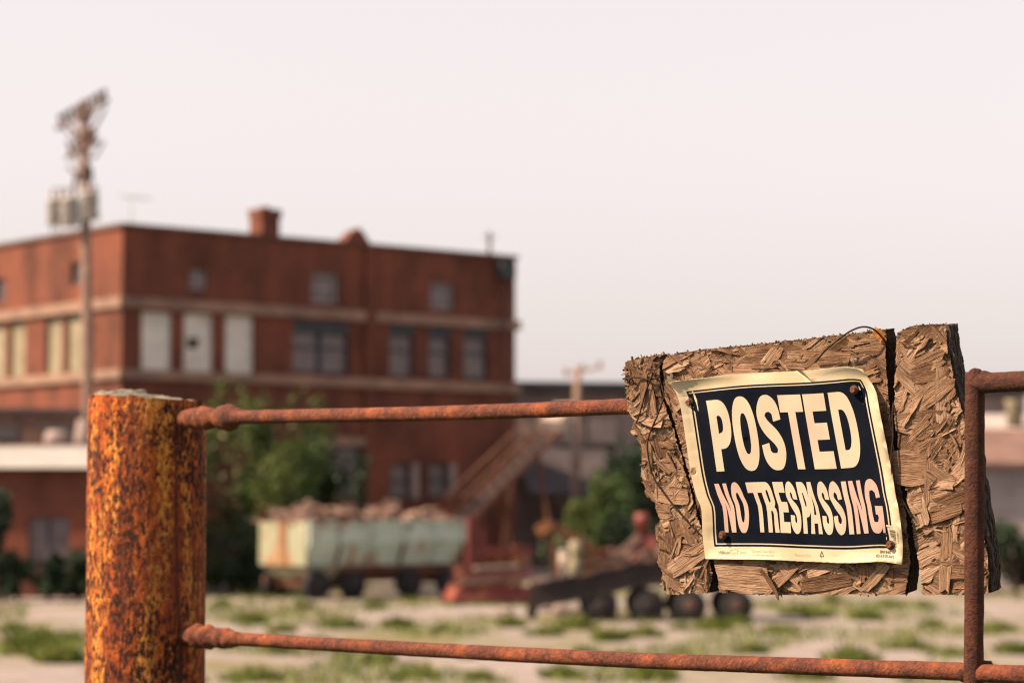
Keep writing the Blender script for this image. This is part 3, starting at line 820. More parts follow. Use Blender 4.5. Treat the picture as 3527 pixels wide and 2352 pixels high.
def conveyor():
    Y0, Y1 = 79.0, 90.0
    a = PY(1050, 1205, Y0); b = PY(1295, 962, Y1)
    root = empty('grain_conveyor', Matrix.Translation(Vector((a.x, a.y, 0))))
    tag(root, 'long rusty inclined conveyor rising to the right beside the brick building', 'conveyor')
    o = Vector((a.x, a.y, 0)); A = a - o; B = b - o
    d = (B - A).normalized(); side = d.cross(Vector((0, 0, 1))).normalized(); up = side.cross(d)
    if up.z < 0: up = -up
    for s, m in ((-0.3, 'rusty'), (0.3, 'orange')):
        MB().bar(A + side * s, B + side * s, 0.10, 0.20).build('side_beam', M['rusty'], root)
        MB().bar(A + side * s + up * 0.95, A.lerp(B, 0.72) + side * s + up * 0.95, 0.06, 0.07).build('top_chord', M['rusty'], root)
        for k in range(9):
            p = A.lerp(B, 0.02 + k * 0.085) + side * s; q = A.lerp(B, 0.02 + (k + 0.5) * 0.085) + side * s + up * 0.95; r = A.lerp(B, 0.02 + (k + 1) * 0.085) + side * s
            MB().bar(p, q, 0.035).build('lattice', M['rusty'], root); MB().bar(q, r, 0.035).build('lattice', M['rusty'], root)
    MB().bar(A + up * 0.02, B + up * 0.02, 0.5, 0.06).build('belt', M['darksteel'], root)
    MB().bar(A.lerp(B, 0.86) + up * 0.20, B + up * 0.28 + d * 0.3, 0.8, 0.5).build('head_hood', M['palesteel'], root)
    for t, w in ((0.30, 0.9), (0.62, 1.1)):
        p = A.lerp(B, t)
        for s in (-1, 1): MB().bar(p + side * 0.45 * s, Vector((p.x + side.x * w * s, p.y + side.y * w * s, 0)), 0.13).build('leg', M['rusty'], root)
    MB().tube([A + side * -0.5 - d * 0.1, A + side * 0.5 - d * 0.1], 0.16, 14).build('tail_drum', M['rusty'], root)
conveyor()

def red_implement():
    o = PG(1040, 1388); o.z = 0
    root = empty('red_implement', frame(o, Vector((0.97, 0.25, 0)).normalized()))
    tag(root, 'faded red farm implement with bleached sheet top beside the wagon', 'farm machine')
    s = 69.0 / FPX
    def at(px, py): return ((px - 1040) * s, 3.0 - (py - 1150) * s)
    L = 2.45
    b = MB()
    zb = 0.10; zm = 0.48
    b.add([(0, 0, zb), (L, 0, zb), (L, 1.5, zb), (0, 1.5, zb), (0.16, 0.1, zm), (L, 0.1, zm), (L, 1.4, zm), (0.16, 1.4, zm)],
          [(3, 2, 1, 0), (4, 5, 6, 7), (0, 1, 5, 4), (1, 2, 6, 5), (2, 3, 7, 6), (3, 0, 4, 7)])
    b.build('pan', M['red'], root)
    rq = random.Random(12)
    e = empty('plank_stack', root.matrix_world.copy())
    tag(e, 'loose stack of faded red planks lying in the red implement', 'planks')
    for layer in range(6):
        for k in range(4):
            x0 = 0.15 + rq.uniform(-0.1, 0.35) + 0.05 * layer; x1 = L - rq.uniform(0.0, 0.6); y = 0.12 + 0.33 * k + rq.uniform(-0.06, 0.06); z = zm + 0.05 + layer * 0.105
            MB().bar((x0, y, z + rq.uniform(-0.02, 0.04)), (x1, y + rq.uniform(-0.2, 0.2), z + rq.uniform(-0.02, 0.10)), rq.uniform(0.18, 0.28), 0.06).build('plank', M[rq.choice(('redpink', 'redpink', 'rusty', 'red', 'palesteel'))], e)
    for px, y0, y1, w, mt in ((1100, 1185, 1330, 0.24, 'red'), (1128, 1215, 1330, 0.13, 'red'), (1212, 1256, 1340, 0.30, 'orange'), (1236, 1262, 1340, 0.14, 'redpink')):
        x, z0 = at(px, y1); _, z1 = at(px, y0)
        MB().box((x, 0.9, (z0 + z1) / 2), (w, 0.2, z1 - z0)).build('upright', M[mt], root)
    x0, z0 = at(1095, 1267); x1, _ = at(1250, 1267)
    MB().bar((x0, 0.85, z0), (x1, 0.85, z0), 0.12, 0.18).build('cross_beam', M['red'], root)
    MB().bar((x0 + 0.2, 1.25, z0 - 0.25), (x1, 1.25, z0 - 0.25), 0.10, 0.14).build('cross_beam', M['orange'], root)
    for y in (0.2, 1.3): MB().bar((-0.15, y, 0.06), (L + 0.1, y, 0.06), 0.12, 0.10).build('skid', M['red'], root)
red_implement()

def flatbed():
    Y = 60.0
    o = PG(1236, 1428); Y = o.y; o.z = 0
    root = empty('flatbed_trailer', frame(o, Vector((1, 0.04, 0)).normalized()))
    tag(root, 'dark steel flatbed trailer with black tyres partly hidden by the sign board', 'trailer')
    s = Y / FPX
    def at(px, py): return Vector(((px - 1236) * s, 0, 3.0 - (py - 1150) * s))
    pts = [at(1232, 1352), at(1360, 1330), at(1460, 1306), at(1545, 1298), at(1745, 1300)]
    W = 2.3
    for y in (0.0, W):
        mb = MB()
        for p, q in zip(pts[:-1], pts[1:]): mb.bar(p + Vector((-0.02, y, -0.16)), q + Vector((0.02, y, -0.16)), 0.14, 0.56)
        mb.build('main_beam', M['darksteel'], root)
    for i in range(len(pts) - 1):
        for k in range(4):
            p = pts[i].lerp(pts[i + 1], k / 4); q = pts[i].lerp(pts[i + 1], (k + 1) / 4 - 0.02)
            m_ = MB(); m_.add([p + Vector((0, -0.15, 0.14)), q + Vector((0, -0.15, 0.14)), q + Vector((0, W + 0.15, 0.14)), p + Vector((0, W + 0.15, 0.14)),
                               p + Vector((0, -0.15, 0.20)), q + Vector((0, -0.15, 0.20)), q + Vector((0, W + 0.15, 0.20)), p + Vector((0, W + 0.15, 0.20))],
                              [(3, 2, 1, 0), (4, 5, 6, 7), (0, 1, 5, 4), (1, 2, 6, 5), (2, 3, 7, 6), (3, 0, 4, 7)])
            m_.build('deck_plank', M['darksteel'] if (i + k) % 3 else M['poledark'], root)
    p = pts[0]
    for k in range(2): MB().bar(p + Vector((0.05, 0.2 + 1.9 * k, -0.1)), p + Vector((-0.1, 0.2 + 1.9 * k, -0.75)), 0.16).build('ramp_leg', M['darksteel'], root)
    for px, rim in ((1381, 'darksteel'), (1490, 'darksteel'), (1585, 'poledark'), (1692, 'poledark')):
        c = at(px, 1386); c.z = 0.40
        for y in (0.1, W - 0.1): wheel(root, Vector((c.x, y, c.z)), 0.415, 0.30, Vector((0, 1, 0)), M[rim])
        MB().bar((c.x, 0.1, c.z), (c.x, W - 0.1, c.z), 0.12).build('axle', M['darksteel'], root)
    # load
    def top(name, label, cat, mbs):
        e = empty(name, root.matrix_world.copy()); tag(e, label, cat)
        for nm, mb, mt in mbs: mb.build(nm, M[mt], e)
        return e
    a = at(1238, 1222); b = at(1268, 1204); c = at(1330, 1228); d = at(1420, 1292)
    V = lambda p, y: Vector((p.x, y, p.z))
    top('loader_arm', 'rusty bent loader arm resting on the flatbed behind the red implement', 'loader arm',
        [('boom', MB().bar(V(b, 1.1), V(d, 1.1), 0.20, 0.22), 'rusty'), ('boom_tip', MB().bar(V(a, 1.1), V(b, 1.1), 0.24, 0.26), 'orange'),
         ('strut', MB().bar(V(b, 1.1), V(at(1285, 1340), 1.1), 0.14), 'rusty'), ('ram', MB().tube([V(at(1290, 1245), 0.95), V(at(1372, 1300), 0.95)], 0.06, 10), 'darksteel'),
         ('bracket', MB().box(V(at(1350, 1305), 1.1), (1.2, 0.5, 0.6), None, 0.08), 'rusty')])
    rj = random.Random(31)
    top('scrap_engine', 'red topped old engine with jumbled parts riding on the flatbed', 'engine',
        [('block', MB().box(V(at(1478, 1290), 1.0), (0.75, 0.7, 0.45), None, 0.10), 'scrap'), ('cowl', MB().box(V(at(1494, 1240), 1.0), (0.6, 0.6, 0.36), None, 0.08, 0.7), 'red'),
         ('stack', MB().tube([V(at(1484, 1235), 0.9), V(at(1482, 1206), 0.9), V(at(1482, 1200), 0.9), V(at(1480, 1178), 0.9)], [0.12, 0.13, 0.19, 0.16], 14), 'red'),
         ('manifold', MB().bar(V(at(1408, 1290), 0.8), V(at(1476, 1230), 0.8), 0.16), 'scrap'), ('manifold', MB().bar(V(at(1425, 1300), 0.6), V(at(1500, 1262), 0.6), 0.14), 'redpink')]
        + [('junk_part', MB().box(V(at(rj.uniform(1395, 1530), rj.uniform(1262, 1304)), rj.uniform(0.4, 1.7)), (rj.uniform(0.2, 0.6), rj.uniform(0.15, 0.4), rj.uniform(0.06, 0.3)),
                                   Matrix.Rotation(rj.uniform(-0.7, 0.7), 3, 'Y') @ Matrix.Rotation(rj.uniform(0, 3), 3, 'Z'), 0.05), rj.choice(('scrap', 'redpink', 'rusty', 'red', 'darksteel'))) for _ in range(16)])
    bd = []
    for n_ in range(7):
        y = 0.25 + 0.28 * n_; a_ = at(1330 + rj.uniform(-20, 40), 1316 - 7 * (n_ % 3)); b_ = at(1560 + rj.uniform(-30, 30), 1278 - 7 * (n_ % 3))
        bd.append(('beam', MB().bar(V(a_, y), V(b_, y + rj.uniform(-0.1, 0.1)), 0.16, 0.18), rj.choice(('rusty', 'scrap', 'darksteel', 'rusty'))))
    top('beam_bundle', 'bundle of rusty steel beams lying along the flatbed deck', 'beams', bd)
    top('steel_drum', 'pale dented drum standing upright at the front of the flatbed', 'drum',
        [('shell', MB().tube([V(at(1300, 1352), 0.5), V(at(1299, 1300), 0.5), V(at(1298, 1298), 0.5), V(at(1298, 1268), 0.5)], [0.14, 0.14, 0.155, 0.13], 16), 'palesteel'), ('lid', MB().tube([V(at(1298, 1268), 0.5), V(at(1298, 1262), 0.5)], [0.145, 0.13], 16), 'galv')])
    top('gas_bottle', 'cream gas bottle standing beside the pale drum on the flatbed', 'gas bottle',
        [('body', MB().tube([V(at(1322, 1346), 0.4), V(at(1322, 1300), 0.4), V(at(1323, 1288), 0.4), V(at(1323, 1282), 0.4), V(at(1324, 1272), 0.4), V(at(1324, 1248), 0.4), V(at(1324, 1240), 0.4)], [0.15, 0.19, 0.17, 0.10, 0.15, 0.17, 0.08], 16), 'board_cream'),
         ('valve', MB().tube([V(at(1324, 1242), 0.4), V(at(1324, 1232), 0.4)], 0.05, 8), 'rusty')])
flatbed()

# ================================================================== TREES AND SHRUBS
def leaf_cloud(rg, rx, ry, rz, n, size, lumps=9, hollow=0.35):
    mb = MB()
    cs = []
    for _ in range(lumps):
        a = rg.uniform(0, 6.28); e = rg.uniform(-0.9, 1.0); r = rg.uniform(0.25, 0.72)
        cs.append((Vector((math.cos(a) * r * rx, math.sin(a) * r * ry, e * rz * 0.68)), rg.uniform(0.28, 0.5), rg.random()))
    for _ in range(n):
        c, k, tone = rg.choice(cs)
        d = Vector((rg.gauss(0, 1), rg.gauss(0, 1), rg.gauss(0, 1))).normalized() * (rg.random() ** 0.45)
        p = c + Vector((d.x * rx * k, d.y * ry * k, d.z * rz * k))
        if p.z < -rz: p.z = -rz + rg.random() * 0.2
        u = Vector((rg.gauss(0, 1), rg.gauss(0, 1), rg.gauss(0, 0.7))).normalized(); v = u.orthogonal().normalized()
        v = Matrix.Rotation(rg.uniform(0, 6.28), 3, u) @ v
        s = size * rg.uniform(0.6, 1.4)
        mb.add([p - u * s, p + v * s * 0.5, p + u * s, p - v * s * 0.5], [(0, 1, 2, 3)], False, min(1, max(0, tone * 0.5 + rg.random() * 0.5)))
    return mb
def shrub(name, label, cat, px, base_py, Y, top_py, wpx, mat, seed, n=1500, depth=None, group=None, size=0.12):
    rg = random.Random(seed)
    s = Y / FPX
    b = PY(px, base_py, Y); b.z = 0
    h = 3.0 - (top_py - HOR) * s
    rx = wpx * s / 2
    root = empty(name, Matrix.Translation(b)); tag(root, label, cat, group)
    tree = cat == 'tree'
    rz = h * (0.40 if tree else 0.5)
    zc = h - rz
    c = leaf_cloud(rg, rx, depth or rx, rz, n, size, 12 if tree else 10).build('crown', M[mat], root, True)
    c.location = (0, 0, zc)
    t = MB()
    th = zc + rz * 0.3
    t.tube([(0, 0, -0.2), (0.05, 0, th * 0.5), (0.0, 0.05, th)], [0.05 + 0.028 * h, 0.03 + 0.018 * h, 0.02], 8)
    for k in range(5):
        a = rg.uniform(0, 6.28); z0 = th * rg.uniform(0.35, 0.75)
        q = Vector((math.cos(a) * rx * 0.6, math.sin(a) * rx * 0.6, zc + rg.uniform(-0.2, 0.5) * rz))
        t.tube([(0, 0, z0), q * 0.5 + Vector((0, 0, z0 * 0.5)), q], [0.012 * h + 0.02, 0.008 * h + 0.015, 0.01], 6)
    t.build('trunk', M['bark'], root)
    return root
G1 = 'shrubs growing against the brick building'
shrub('shrub', 'tall dark green shrub just right of the rusty post', 'shrub', 540, 1345, 84, 868, 230, 'leaf_mid', 1, 2600, 2.0, G1)
shrub('shrub', 'dense dark shrub behind the cream end of the wagon', 'shrub', 640, 1345, 81, 990, 270, 'leaf_mid', 2, 2400, 2.0, G1)
shrub('shrub', 'leafy yellow green shrub climbing the wall above the wagon', 'shrub', 690, 1345, 84.5, 880, 190, 'leaf_mid', 3, 1500, 1.4, G1)
shrub('shrub', 'low dark shrub spreading right above the scrap heap', 'shrub', 770, 1345, 83.5, 1010, 180, 'leaf_dark', 4, 1600, 1.5, G1)
shrub('shrub', 'weedy shrub at ground level between post and wagon', 'shrub', 530, 1345, 78, 1180, 200, 'leaf_dark', 5, 1500, 1.2, G1)
shrub('shrub', 'dark shrub at the far left edge before the annex', 'shrub', 0, 1335, 73, 1085, 110, 'leaf_dark', 6, 1500, 1.0)
for i, px in enumerate((40, 110, 175, 240)):
    shrub('hedge_bush', 'low dark hedge bush, %s along the annex wall from the left edge' % ('first', 'second', 'third', 'fourth')[i], 'bush', px, 1335, 72.5, 1262 + 6 * (i % 2), 110, 'leaf_dark', 20 + i, 800, 0.7, 'low hedge along the annex')
shrub('bush', 'round green bush in front of the pale shed', 'bush', 1335, 1300, 90, 1125, 215, 'leaf_mid', 31, 3200, 2.0)
shrub('tree', 'dark leafy tree rising behind the left edge of the sign board', 'tree', 1450, 1300, 100, 985, 190, 'leaf_dark', 32, 3000, 2.5, size=0.16)
shrub('tree', 'dark leafy tree hidden mostly behind the sign board', 'tree', 1640, 1300, 104, 1010, 260, 'leaf_dark', 33, 2600, 3, size=0.16)
shrub('tree', 'broad dark tree standing right of the timber pole', 'tree', 1470, 1300, 97, 970, 200, 'leaf_dark', 41, 2600, 2.2, size=0.16)
shrub('tree', 'slim green tree between the timber pole and the sign board', 'tree', 1405, 1300, 93, 1060, 130, 'leaf_mid', 43, 2000, 1.6, size=0.14)
shrub('bush', 'dark bush below the loader arm behind the flatbed', 'bush', 1450, 1320, 86, 1170, 160, 'leaf_dark', 34, 1600, 1.5)
shrub('bush', 'dark green bush in front of the grey house at right', 'bush', 2330, 1315, 78, 1196, 190, 'leaf_dark', 35, 1800, 1.5)
shrub('bush', 'dark bush at the right edge outside the rusty upright', 'bush', 2200, 1315, 79, 1205, 150, 'leaf_dark', 36, 1300, 1.5)

# weeds and grass on the lot
def tuft_mesh(rg, n, h, r):
    mb = MB()
    for _ in range(n):
        a = rg.uniform(0, 6.28); q = rg.random() ** 0.7 * r
        p = Vector((math.cos(a) * q, math.sin(a) * q * 0.8, 0))
        d = Vector((rg.gauss(0, 0.4), rg.gauss(0, 0.4), 1)).normalized() * h * rg.uniform(0.45, 1.1) * (1.1 - 0.5 * q / r)
        s = Vector((rg.gauss(0, 1), rg.gauss(0, 1), 0)).normalized() * 0.028
        mb.add([p - s, p + s, p + d * 0.6 + s * 0.8 + Vector((0, 0, 0.01)), p + d * 1.0 + Vector((d.x, d.y, -0.05)) * 0.4, p + d * 0.6 - s * 0.8], [(0, 1, 2, 3, 4)])
    me_o = mb.build('weed_clump', M['grass'], None, True)
    return me_o
rgw = random.Random(77)
protos = [tuft_mesh(rgw, 170, rgw.uniform(0.28, 0.46), rgw.uniform(0.32, 0.5)) for _ in range(6)]
spots = [(580, 1432, 1.1), (510, 1397, 1), (780, 1442, 1.2), (915, 1440, 1.1), (1020, 1448, .8), (1170, 1440, 1.2), (700, 1397, 1.1), (860, 1398, .9), (940, 1380, .8),
         (80, 1500, 1.6), (140, 1520, 1.5), (160, 1475, 1.1), (30, 1450, 1), (100, 1460, .9), (1400, 1470, 1.3), (1480, 1462, 1), (1560, 1448, 1), (1640, 1448, 1), (1830, 1412, 1.3), (1880, 1420, 1), (1990, 1425, 1.1),
         (2140, 1440, 1), (2290, 1448, 1.1), (2330, 1500, 1), (1290, 1556, 1.2), (960, 1556, 1.1), (580, 1562, 1.1), (640, 1500, .8), (870, 1522, .9), (1070, 1510, .7), (1500, 1560, 1.2), (1730, 1500, 1), (1790, 1455, 1),
         (1950, 1520, 1.2), (2080, 1490, 1), (2180, 1505, 1), (1250, 1458, .9), (650, 1450, .8), (730, 1480, .7), (1100, 1560, 1), (1320, 1445, 1), (1690, 1436, 1), (2040, 1392, 1), (2120, 1395, .9), (1910, 1380, .9), (500, 1480, 1), (1340, 1500, .8), (1850, 1560, 1.1), (2260, 1550, 1)]
used = [False] * 6
CL = []
for i, (px, py, k) in enumerate(spots):
    j = rgw.randrange(6)
    q = protos[j] if not used[j] else protos[j].copy()
    if used[j]: COL.objects.link(q)
    used[j] = True
    p = PG(px, py)
    q.location = (p.x, p.y, -0.02)
    q.rotation_euler = (0, 0, rgw.uniform(0, 6.28))
    sc_ = k * rgw.uniform(0.8, 1.2)
    q.scale = (sc_ * 1.05, sc_ * 1.05, sc_)
    where = ('left of the rusty post' if px < 190 else 'before the teal wagon' if px < 1000 and py < 1452 else 'under the lower rail near the post' if px < 1000 else
             'before the red implement' if px < 1260 and py < 1480 else 'by the flatbed trailer tyres' if px < 1720 and py < 1480 else 'under the middle of the lower rail' if px < 1720 else
             'below the sign board' if px < 2215 else 'right of the rusty upright')
    tag(q, '%s clump of green weeds %s' % ('broad' if k > 1.05 else 'small', where), 'weeds', 'weed clumps on the sandy lot')
    CL.append((px, q))
ORD = ('first', 'second', 'third', 'fourth', 'fifth', 'sixth', 'seventh', 'eighth', 'ninth', 'tenth', 'eleventh', 'twelfth')
def ordinal_labels(items):
    by = {}
    for px, o in sorted(items, key=lambda t: t[0]): by.setdefault(o['label'], []).append(o)
    for lab, os_ in by.items():
        if len(os_) > 1:
            for n_, o in enumerate(os_): o['label'] = lab + ', ' + ORD[min(n_, 11)] + ' from left'
ordinal_labels(CL)
def grass_stuff():
    rg = random.Random(9); mb = MB()
    for _ in range(30000):
        py = 1335 + 240 * rg.random() ** 1.3; px = rg.uniform(-100, 2450)
        p = PG(px, py)
        if mnoise.noise(Vector((p.x * 0.33, p.y * 0.16, 1.7))) < 0.03: continue
        p = Vector((p.x, p.y, -0.01)); h = rg.uniform(0.06, 0.22)
        s = Vector((rg.gauss(0, 1), rg.gauss(0, 1), 0)).normalized() * 0.03
        d = Vector((rg.gauss(0, 0.4), rg.gauss(0, 0.4), 1)) * h
        mb.add([p - s, p + s, p + d], [(0, 1, 2)])
    g = mb.build('grass', M['grass'], None, True)
    tag(g, 'short sparse grass spread over the sandy lot', 'grass', kind='stuff')
grass_stuff()
def rubble():
    rg = random.Random(4); RB = []
    for i, (px, py, w) in enumerate(((1140, 1378, .5), (1190, 1375, .42), (1250, 1402, .5), (1290, 1410, .55), (1320, 1406, .4), (1160, 1408, .45))):
        p = PG(px, py); mb = MB(); bm = bmesh.new(); bmesh.ops.create_icosphere(bm, subdivisions=2, radius=w / 2)
        for v in bm.verts: v.co *= 1 + 0.35 * mnoise.noise(v.co * 4 + Vector((i * 7, 0, 0))); v.co.z *= 0.6
        me = bpy.data.meshes.new('rubble_stone'); bm.to_mesh(me); bm.free()
        o = mesh_obj('rubble_stone', me, M['palewall']); o.location = (p.x, p.y, w * 0.2)
        tag(o, 'pale lump of rubble on the sand near the red implement', 'rubble', 'rubble beside the farm machinery'); RB.append((px, o))
    ordinal_labels(RB)
rubble()

# ================================================================== RUSTY PIPE FENCE
fence = empty('pipe_fence', Matrix.Translation(P(336, 1400, 4.07) * 1.0))
floc = fence.location.copy()
tag(fence, 'rusty pipe fence with thick round post, thin rails and upright', 'fence')
inv = -floc
def loc(p): return p + inv
def fence_post():
    c = P(336, 1200, 4.07); zt = P(336, 915, 4.07).z
    r = 0.0997
    seg = 72; rows = 60
    vs_ = []; fs_ = []
    zs = [1.7 + (zt - 1.7) * i / rows for i in range(rows + 1)]
    for i, z in enumerate(zs):
        for k in range(seg):
            a = 2 * math.pi * k / seg
            d = Vector((math.cos(a), math.sin(a), 0))
            rr = r + 0.0012 * mnoise.noise(Vector((d.x * 6, d.y * 6, z * 9))) + 0.0006 * mnoise.noise(Vector((d.x * 30, d.y * 30, z * 50)))
            zz = z
            if i == rows: zz = z - 0.012 * d.x * 0.6 + 0.0025 * mnoise.noise(Vector((d.x * 22, d.y * 22, 8))) + 0.004 * mnoise.noise(Vector((d.x * 4, d.y * 4, 3)))
            if i >= rows: rr *= 0.99
            vs_.append(loc(Vector((c.x, c.y, 0)) + d * rr + Vector((0, 0, zz))))
    for i in range(rows):
        for k in range(seg):
            fs_.append((i * seg + k, i * seg + (k + 1) % seg, (i + 1) * seg + (k + 1) % seg, (i + 1) * seg + k))
    post = MB().add(vs_, fs_, True).build('post', M['rust_post'], fence)
    post['label'] = 'thick round rusted steel post, orange with dark pitting'
    # concrete fill bulging over the rim
    vs_ = []; fs_ = []; R_ = 14
    for i in range(R_ + 1):
        t = i / R_
        for k in range(seg):
            a = 2 * math.pi * k / seg; d = Vector((math.cos(a), math.sin(a), 0))
            rr = r * 0.985 * math.cos(t * math.pi / 2 * 0.98)
            z = zt - 0.006 - 0.012 * d.x * 0.6 + 0.0145 * math.sin(t * math.pi / 2)
            p = d * rr
            nz = mnoise.noise(Vector((p.x * 60, p.y * 60, 5))) * 0.004 + mnoise.noise(Vector((d.x * 9, d.y * 9, t * 3))) * 0.0045 * (1 - t)
            vs_.append(loc(Vector((c.x, c.y, 0)) + p * (1 + 0.02 * mnoise.noise(Vector((d.x * 12, d.y * 12, 1)))) + Vector((0, 0, z + nz))))
    for i in range(R_):
        for k in range(seg): fs_.append((i * seg + k, i * seg + (k + 1) % seg, (i + 1) * seg + (k + 1) % seg, (i + 1) * seg + k))
    fs_.append(tuple(range(R_ * seg, (R_ + 1) * seg)))
    cap = MB().add(vs_, fs_, True).build('post_cap', M['concrete'], post)
    cap['label'] = 'pale concrete fill on top of the rusty post'
fence_post()
RR = 0.0110
def sample_line(keys, n):
    """keys: (px, py, Z) -> smooth 3D points"""
    return catmull([P(*k) for k in keys], n)
def rail_mesh(keys, rad, name, mat, label, rough=0.0005, profile=None):
    pts = sample_line(keys, 24)
    # resample evenly
    out = [pts[0]]
    for p in pts[1:]:
        if (p - out[-1]).length > 0.006: out.append(p)
    mb = MB()
    mb.tube([loc(p) for p in out], rad, 24, True, rough, 170)
    o = mb.build(name, M[mat], fence)
    if label: o['label'] = label
    return o
top_l = rail_mesh([(428, 962, 4.00), (560, 957.5, 3.89), (1000, 949, 3.56), (1440, 933, 3.275), (1800, 915, 3.13), (2200, 893, 3.02)], RR, 'rail', 'rust_rail', 'upper rusty pipe rail from the post to the board')
bot_l = rail_mesh([(425, 1459, 4.00), (560, 1467, 3.90), (1000, 1492, 3.56), (1440, 1514, 3.27), (1800, 1527, 3.06), (2237, 1542, 2.853)], RR * 0.98, 'rail', 'rust_rail', 'lower rusty pipe rail from the post to the upright')
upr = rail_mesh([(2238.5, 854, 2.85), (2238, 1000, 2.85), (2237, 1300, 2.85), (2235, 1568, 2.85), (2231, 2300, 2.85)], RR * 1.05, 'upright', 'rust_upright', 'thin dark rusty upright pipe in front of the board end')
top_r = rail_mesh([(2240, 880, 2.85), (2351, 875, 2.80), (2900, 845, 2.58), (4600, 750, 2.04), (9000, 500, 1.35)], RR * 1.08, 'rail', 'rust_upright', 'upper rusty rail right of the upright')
bot_r = rail_mesh([(2237, 1545, 2.853), (2351, 1548, 2.80), (2900, 1568, 2.58), (4600, 1632, 2.04), (9000, 1800, 1.35)], RR * 0.98, 'rail', 'rust_rail', 'lower rusty rail right of the upright')
def coupling(keys, radii, parent, name, label, rough):
    pts = [P(*k) for k in keys]
    # dense lathe along the rail with the given radii
    N = 60; out = []; rs = []
    for i in range(N + 1):
        t = i / N * (len(pts) - 1); k = min(int(t), len(pts) - 2); f = t - k
        out.append(pts[k].lerp(pts[k + 1], f))
    for i in range(N + 1):
        t = i / N * (len(radii) - 1); k = min(int(t), len(radii) - 2); f = t - k; f = f * f * (3 - 2 * f)
        rs.append(radii[k] * (1 - f) + radii[k + 1] * f)
    mb = MB(); mb.tube([loc(p) for p in out], rs, 28, True, rough, 70)
    o = mb.build(name, M['rust_rail'], parent); o['label'] = label
    return o
k = 3.95 / FPX
coupling([(420, 961, 4.0), (480, 960, 3.955), (560, 957.5, 3.89)], [18 * k, 21 * k, 25 * k, 23 * k, 27 * k, 25 * k, 19 * k, 28 * k, 30 * k, 20 * k, 15 * k], top_l, 'coupling', 'knobbly rusted coupling where the upper rail meets the post', 0.0016)
coupling([(418, 1457, 4.0), (480, 1462, 3.955), (560, 1467, 3.90)], [18 * k, 20 * k, 23 * k, 28 * k, 23 * k, 27 * k, 21 * k, 25 * k, 21 * k, 16 * k, 14.5 * k], bot_l, 'coupling', 'lumpy rusted weld where the lower rail meets the post', 0.0030)
# weld beads on the upright
def weld(px, py, Z, r, parent):
    bm = bmesh.new(); bmesh.ops.create_icosphere(bm, subdivisions=3, radius=r)
    for v in bm.verts: v.co *= 1 + 0.25 * mnoise.noise(v.co * 180); v.co.x *= 1.25
    me = bpy.data.meshes.new('weld'); bm.to_mesh(me); bm.free()
    for f in me.polygons: f.use_smooth = True
    o = mesh_obj('weld', me, M['rust_upright'], parent); o.location = loc(P(px, py, Z))
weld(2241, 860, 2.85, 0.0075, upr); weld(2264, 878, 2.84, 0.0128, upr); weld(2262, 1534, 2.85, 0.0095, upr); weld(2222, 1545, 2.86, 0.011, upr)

# ================================================================== WEATHERED BOARD
YAW = R(38); LEAN = R(8)
nh = Vector((-math.sin(YAW), -math.cos(YAW), 0))
EU = Vector((math.cos(YAW), -math.sin(YAW), 0))
EV = (Vector((0, 0, 1)) * math.cos(LEAN) + nh * math.sin(LEAN)).normalized()
EN = EU.cross(EV).normalized()
if EN.dot(nh) < 0: EN = -EN
B0 = P(1860, 1080, 3.045)
BM = Matrix(((EU.x, EV.x, EN.x, B0.x), (EU.y, EV.y, EN.y, B0.y), (EU.z, EV.z, EN.z, B0.z), (0, 0, 0, 1)))
def bl(px, py, off=0.0):
    p = PPL(px, py, B0, EN, off) - B0
    return Vector((p.dot(EU), p.dot(EV), p.dot(EN)))
board = empty('strand_board', BM)
tag(board, 'weathered split strand board panel wired to the rusty fence', 'board')
THK = 0.027
def z1(x, y): return (1400 + .4335 * x, 720 + .4335 * y)
def z2(x, y): return (1800 + .3189 * x, 700 + .3189 * y)
def z3(x, y): return (1800 + .2772 * x, 1133.3 + .2772 * y)
def z4(x, y): return (1500 + .3188 * x, 833.3 + .3188 * y)
left_piece = [z1(80, 255), z1(160, 237), z1(258, 222), z1(268, 250), z1(270, 330), z1(276, 440), (1540, 960), (1560, 1030), (1582, 1110), (1608, 1200), (1630, 1288), z1(540, 1400), z1(530, 1478),
              z1(430, 1482), z1(330, 1490), z1(300, 1480), z1(275, 1430), z1(282, 1370), z1(254, 1310), z1(262, 1250), z1(247, 1210), z1(237, 1140), z1(268, 1085), z1(247, 1050), z1(240, 1000), z1(197, 965), z1(185, 920), z1(163, 850),
              z1(168, 780), z1(166, 690), z1(110, 625), z1(130, 572), z1(90, 520), z1(92, 455), z1(86, 400), z1(74, 345)]
main_piece = [z1(282, 245), z1(330, 217), z1(480, 197), z1(720, 172), z1(960, 147), z1(1180, 122), z1(1384, 97), z2(630, 195), z2(720, 182), z2(738, 300), z2(742, 420), z2(750, 560), z2(765, 700), (2048, 960), (2056, 1040), (2068, 1110), (2082, 1180), z3(1040, 400), z3(1050, 560), z3(1030, 700), z3(1010, 832),
              z3(700, 838), z3(400, 830), z3(100, 842), z1(860, 1490), z1(700, 1482), z1(582, 1478), z1(572, 1420), z1(556, 1310), (1634, 1250), (1614, 1200), (1588, 1110), (1566, 1030), (1545, 960), z1(288, 440), z1(283, 330)]
right_piece = [z2(812, 200), z2(900, 157), z2(1050, 150), z2(1165, 148), z2(1180, 300), z2(1215, 450), z2(1240, 600), z2(1300, 790), (2228, 1010), (2240, 1100), (2256, 1200), z3(1690, 500), z3(1702, 640), z3(1700, 825),
               z3(1400, 838), z3(1145, 835), z3(1140, 720), z3(1120, 560), z3(1085, 420), z3(1060, 300), z3(1055, 180), (2082, 1140), (2068, 1060), (2058, 980), z2(795, 790), z2(797, 700), z2(800, 500), z2(798, 320), z2(805, 230)]
PIECES = []
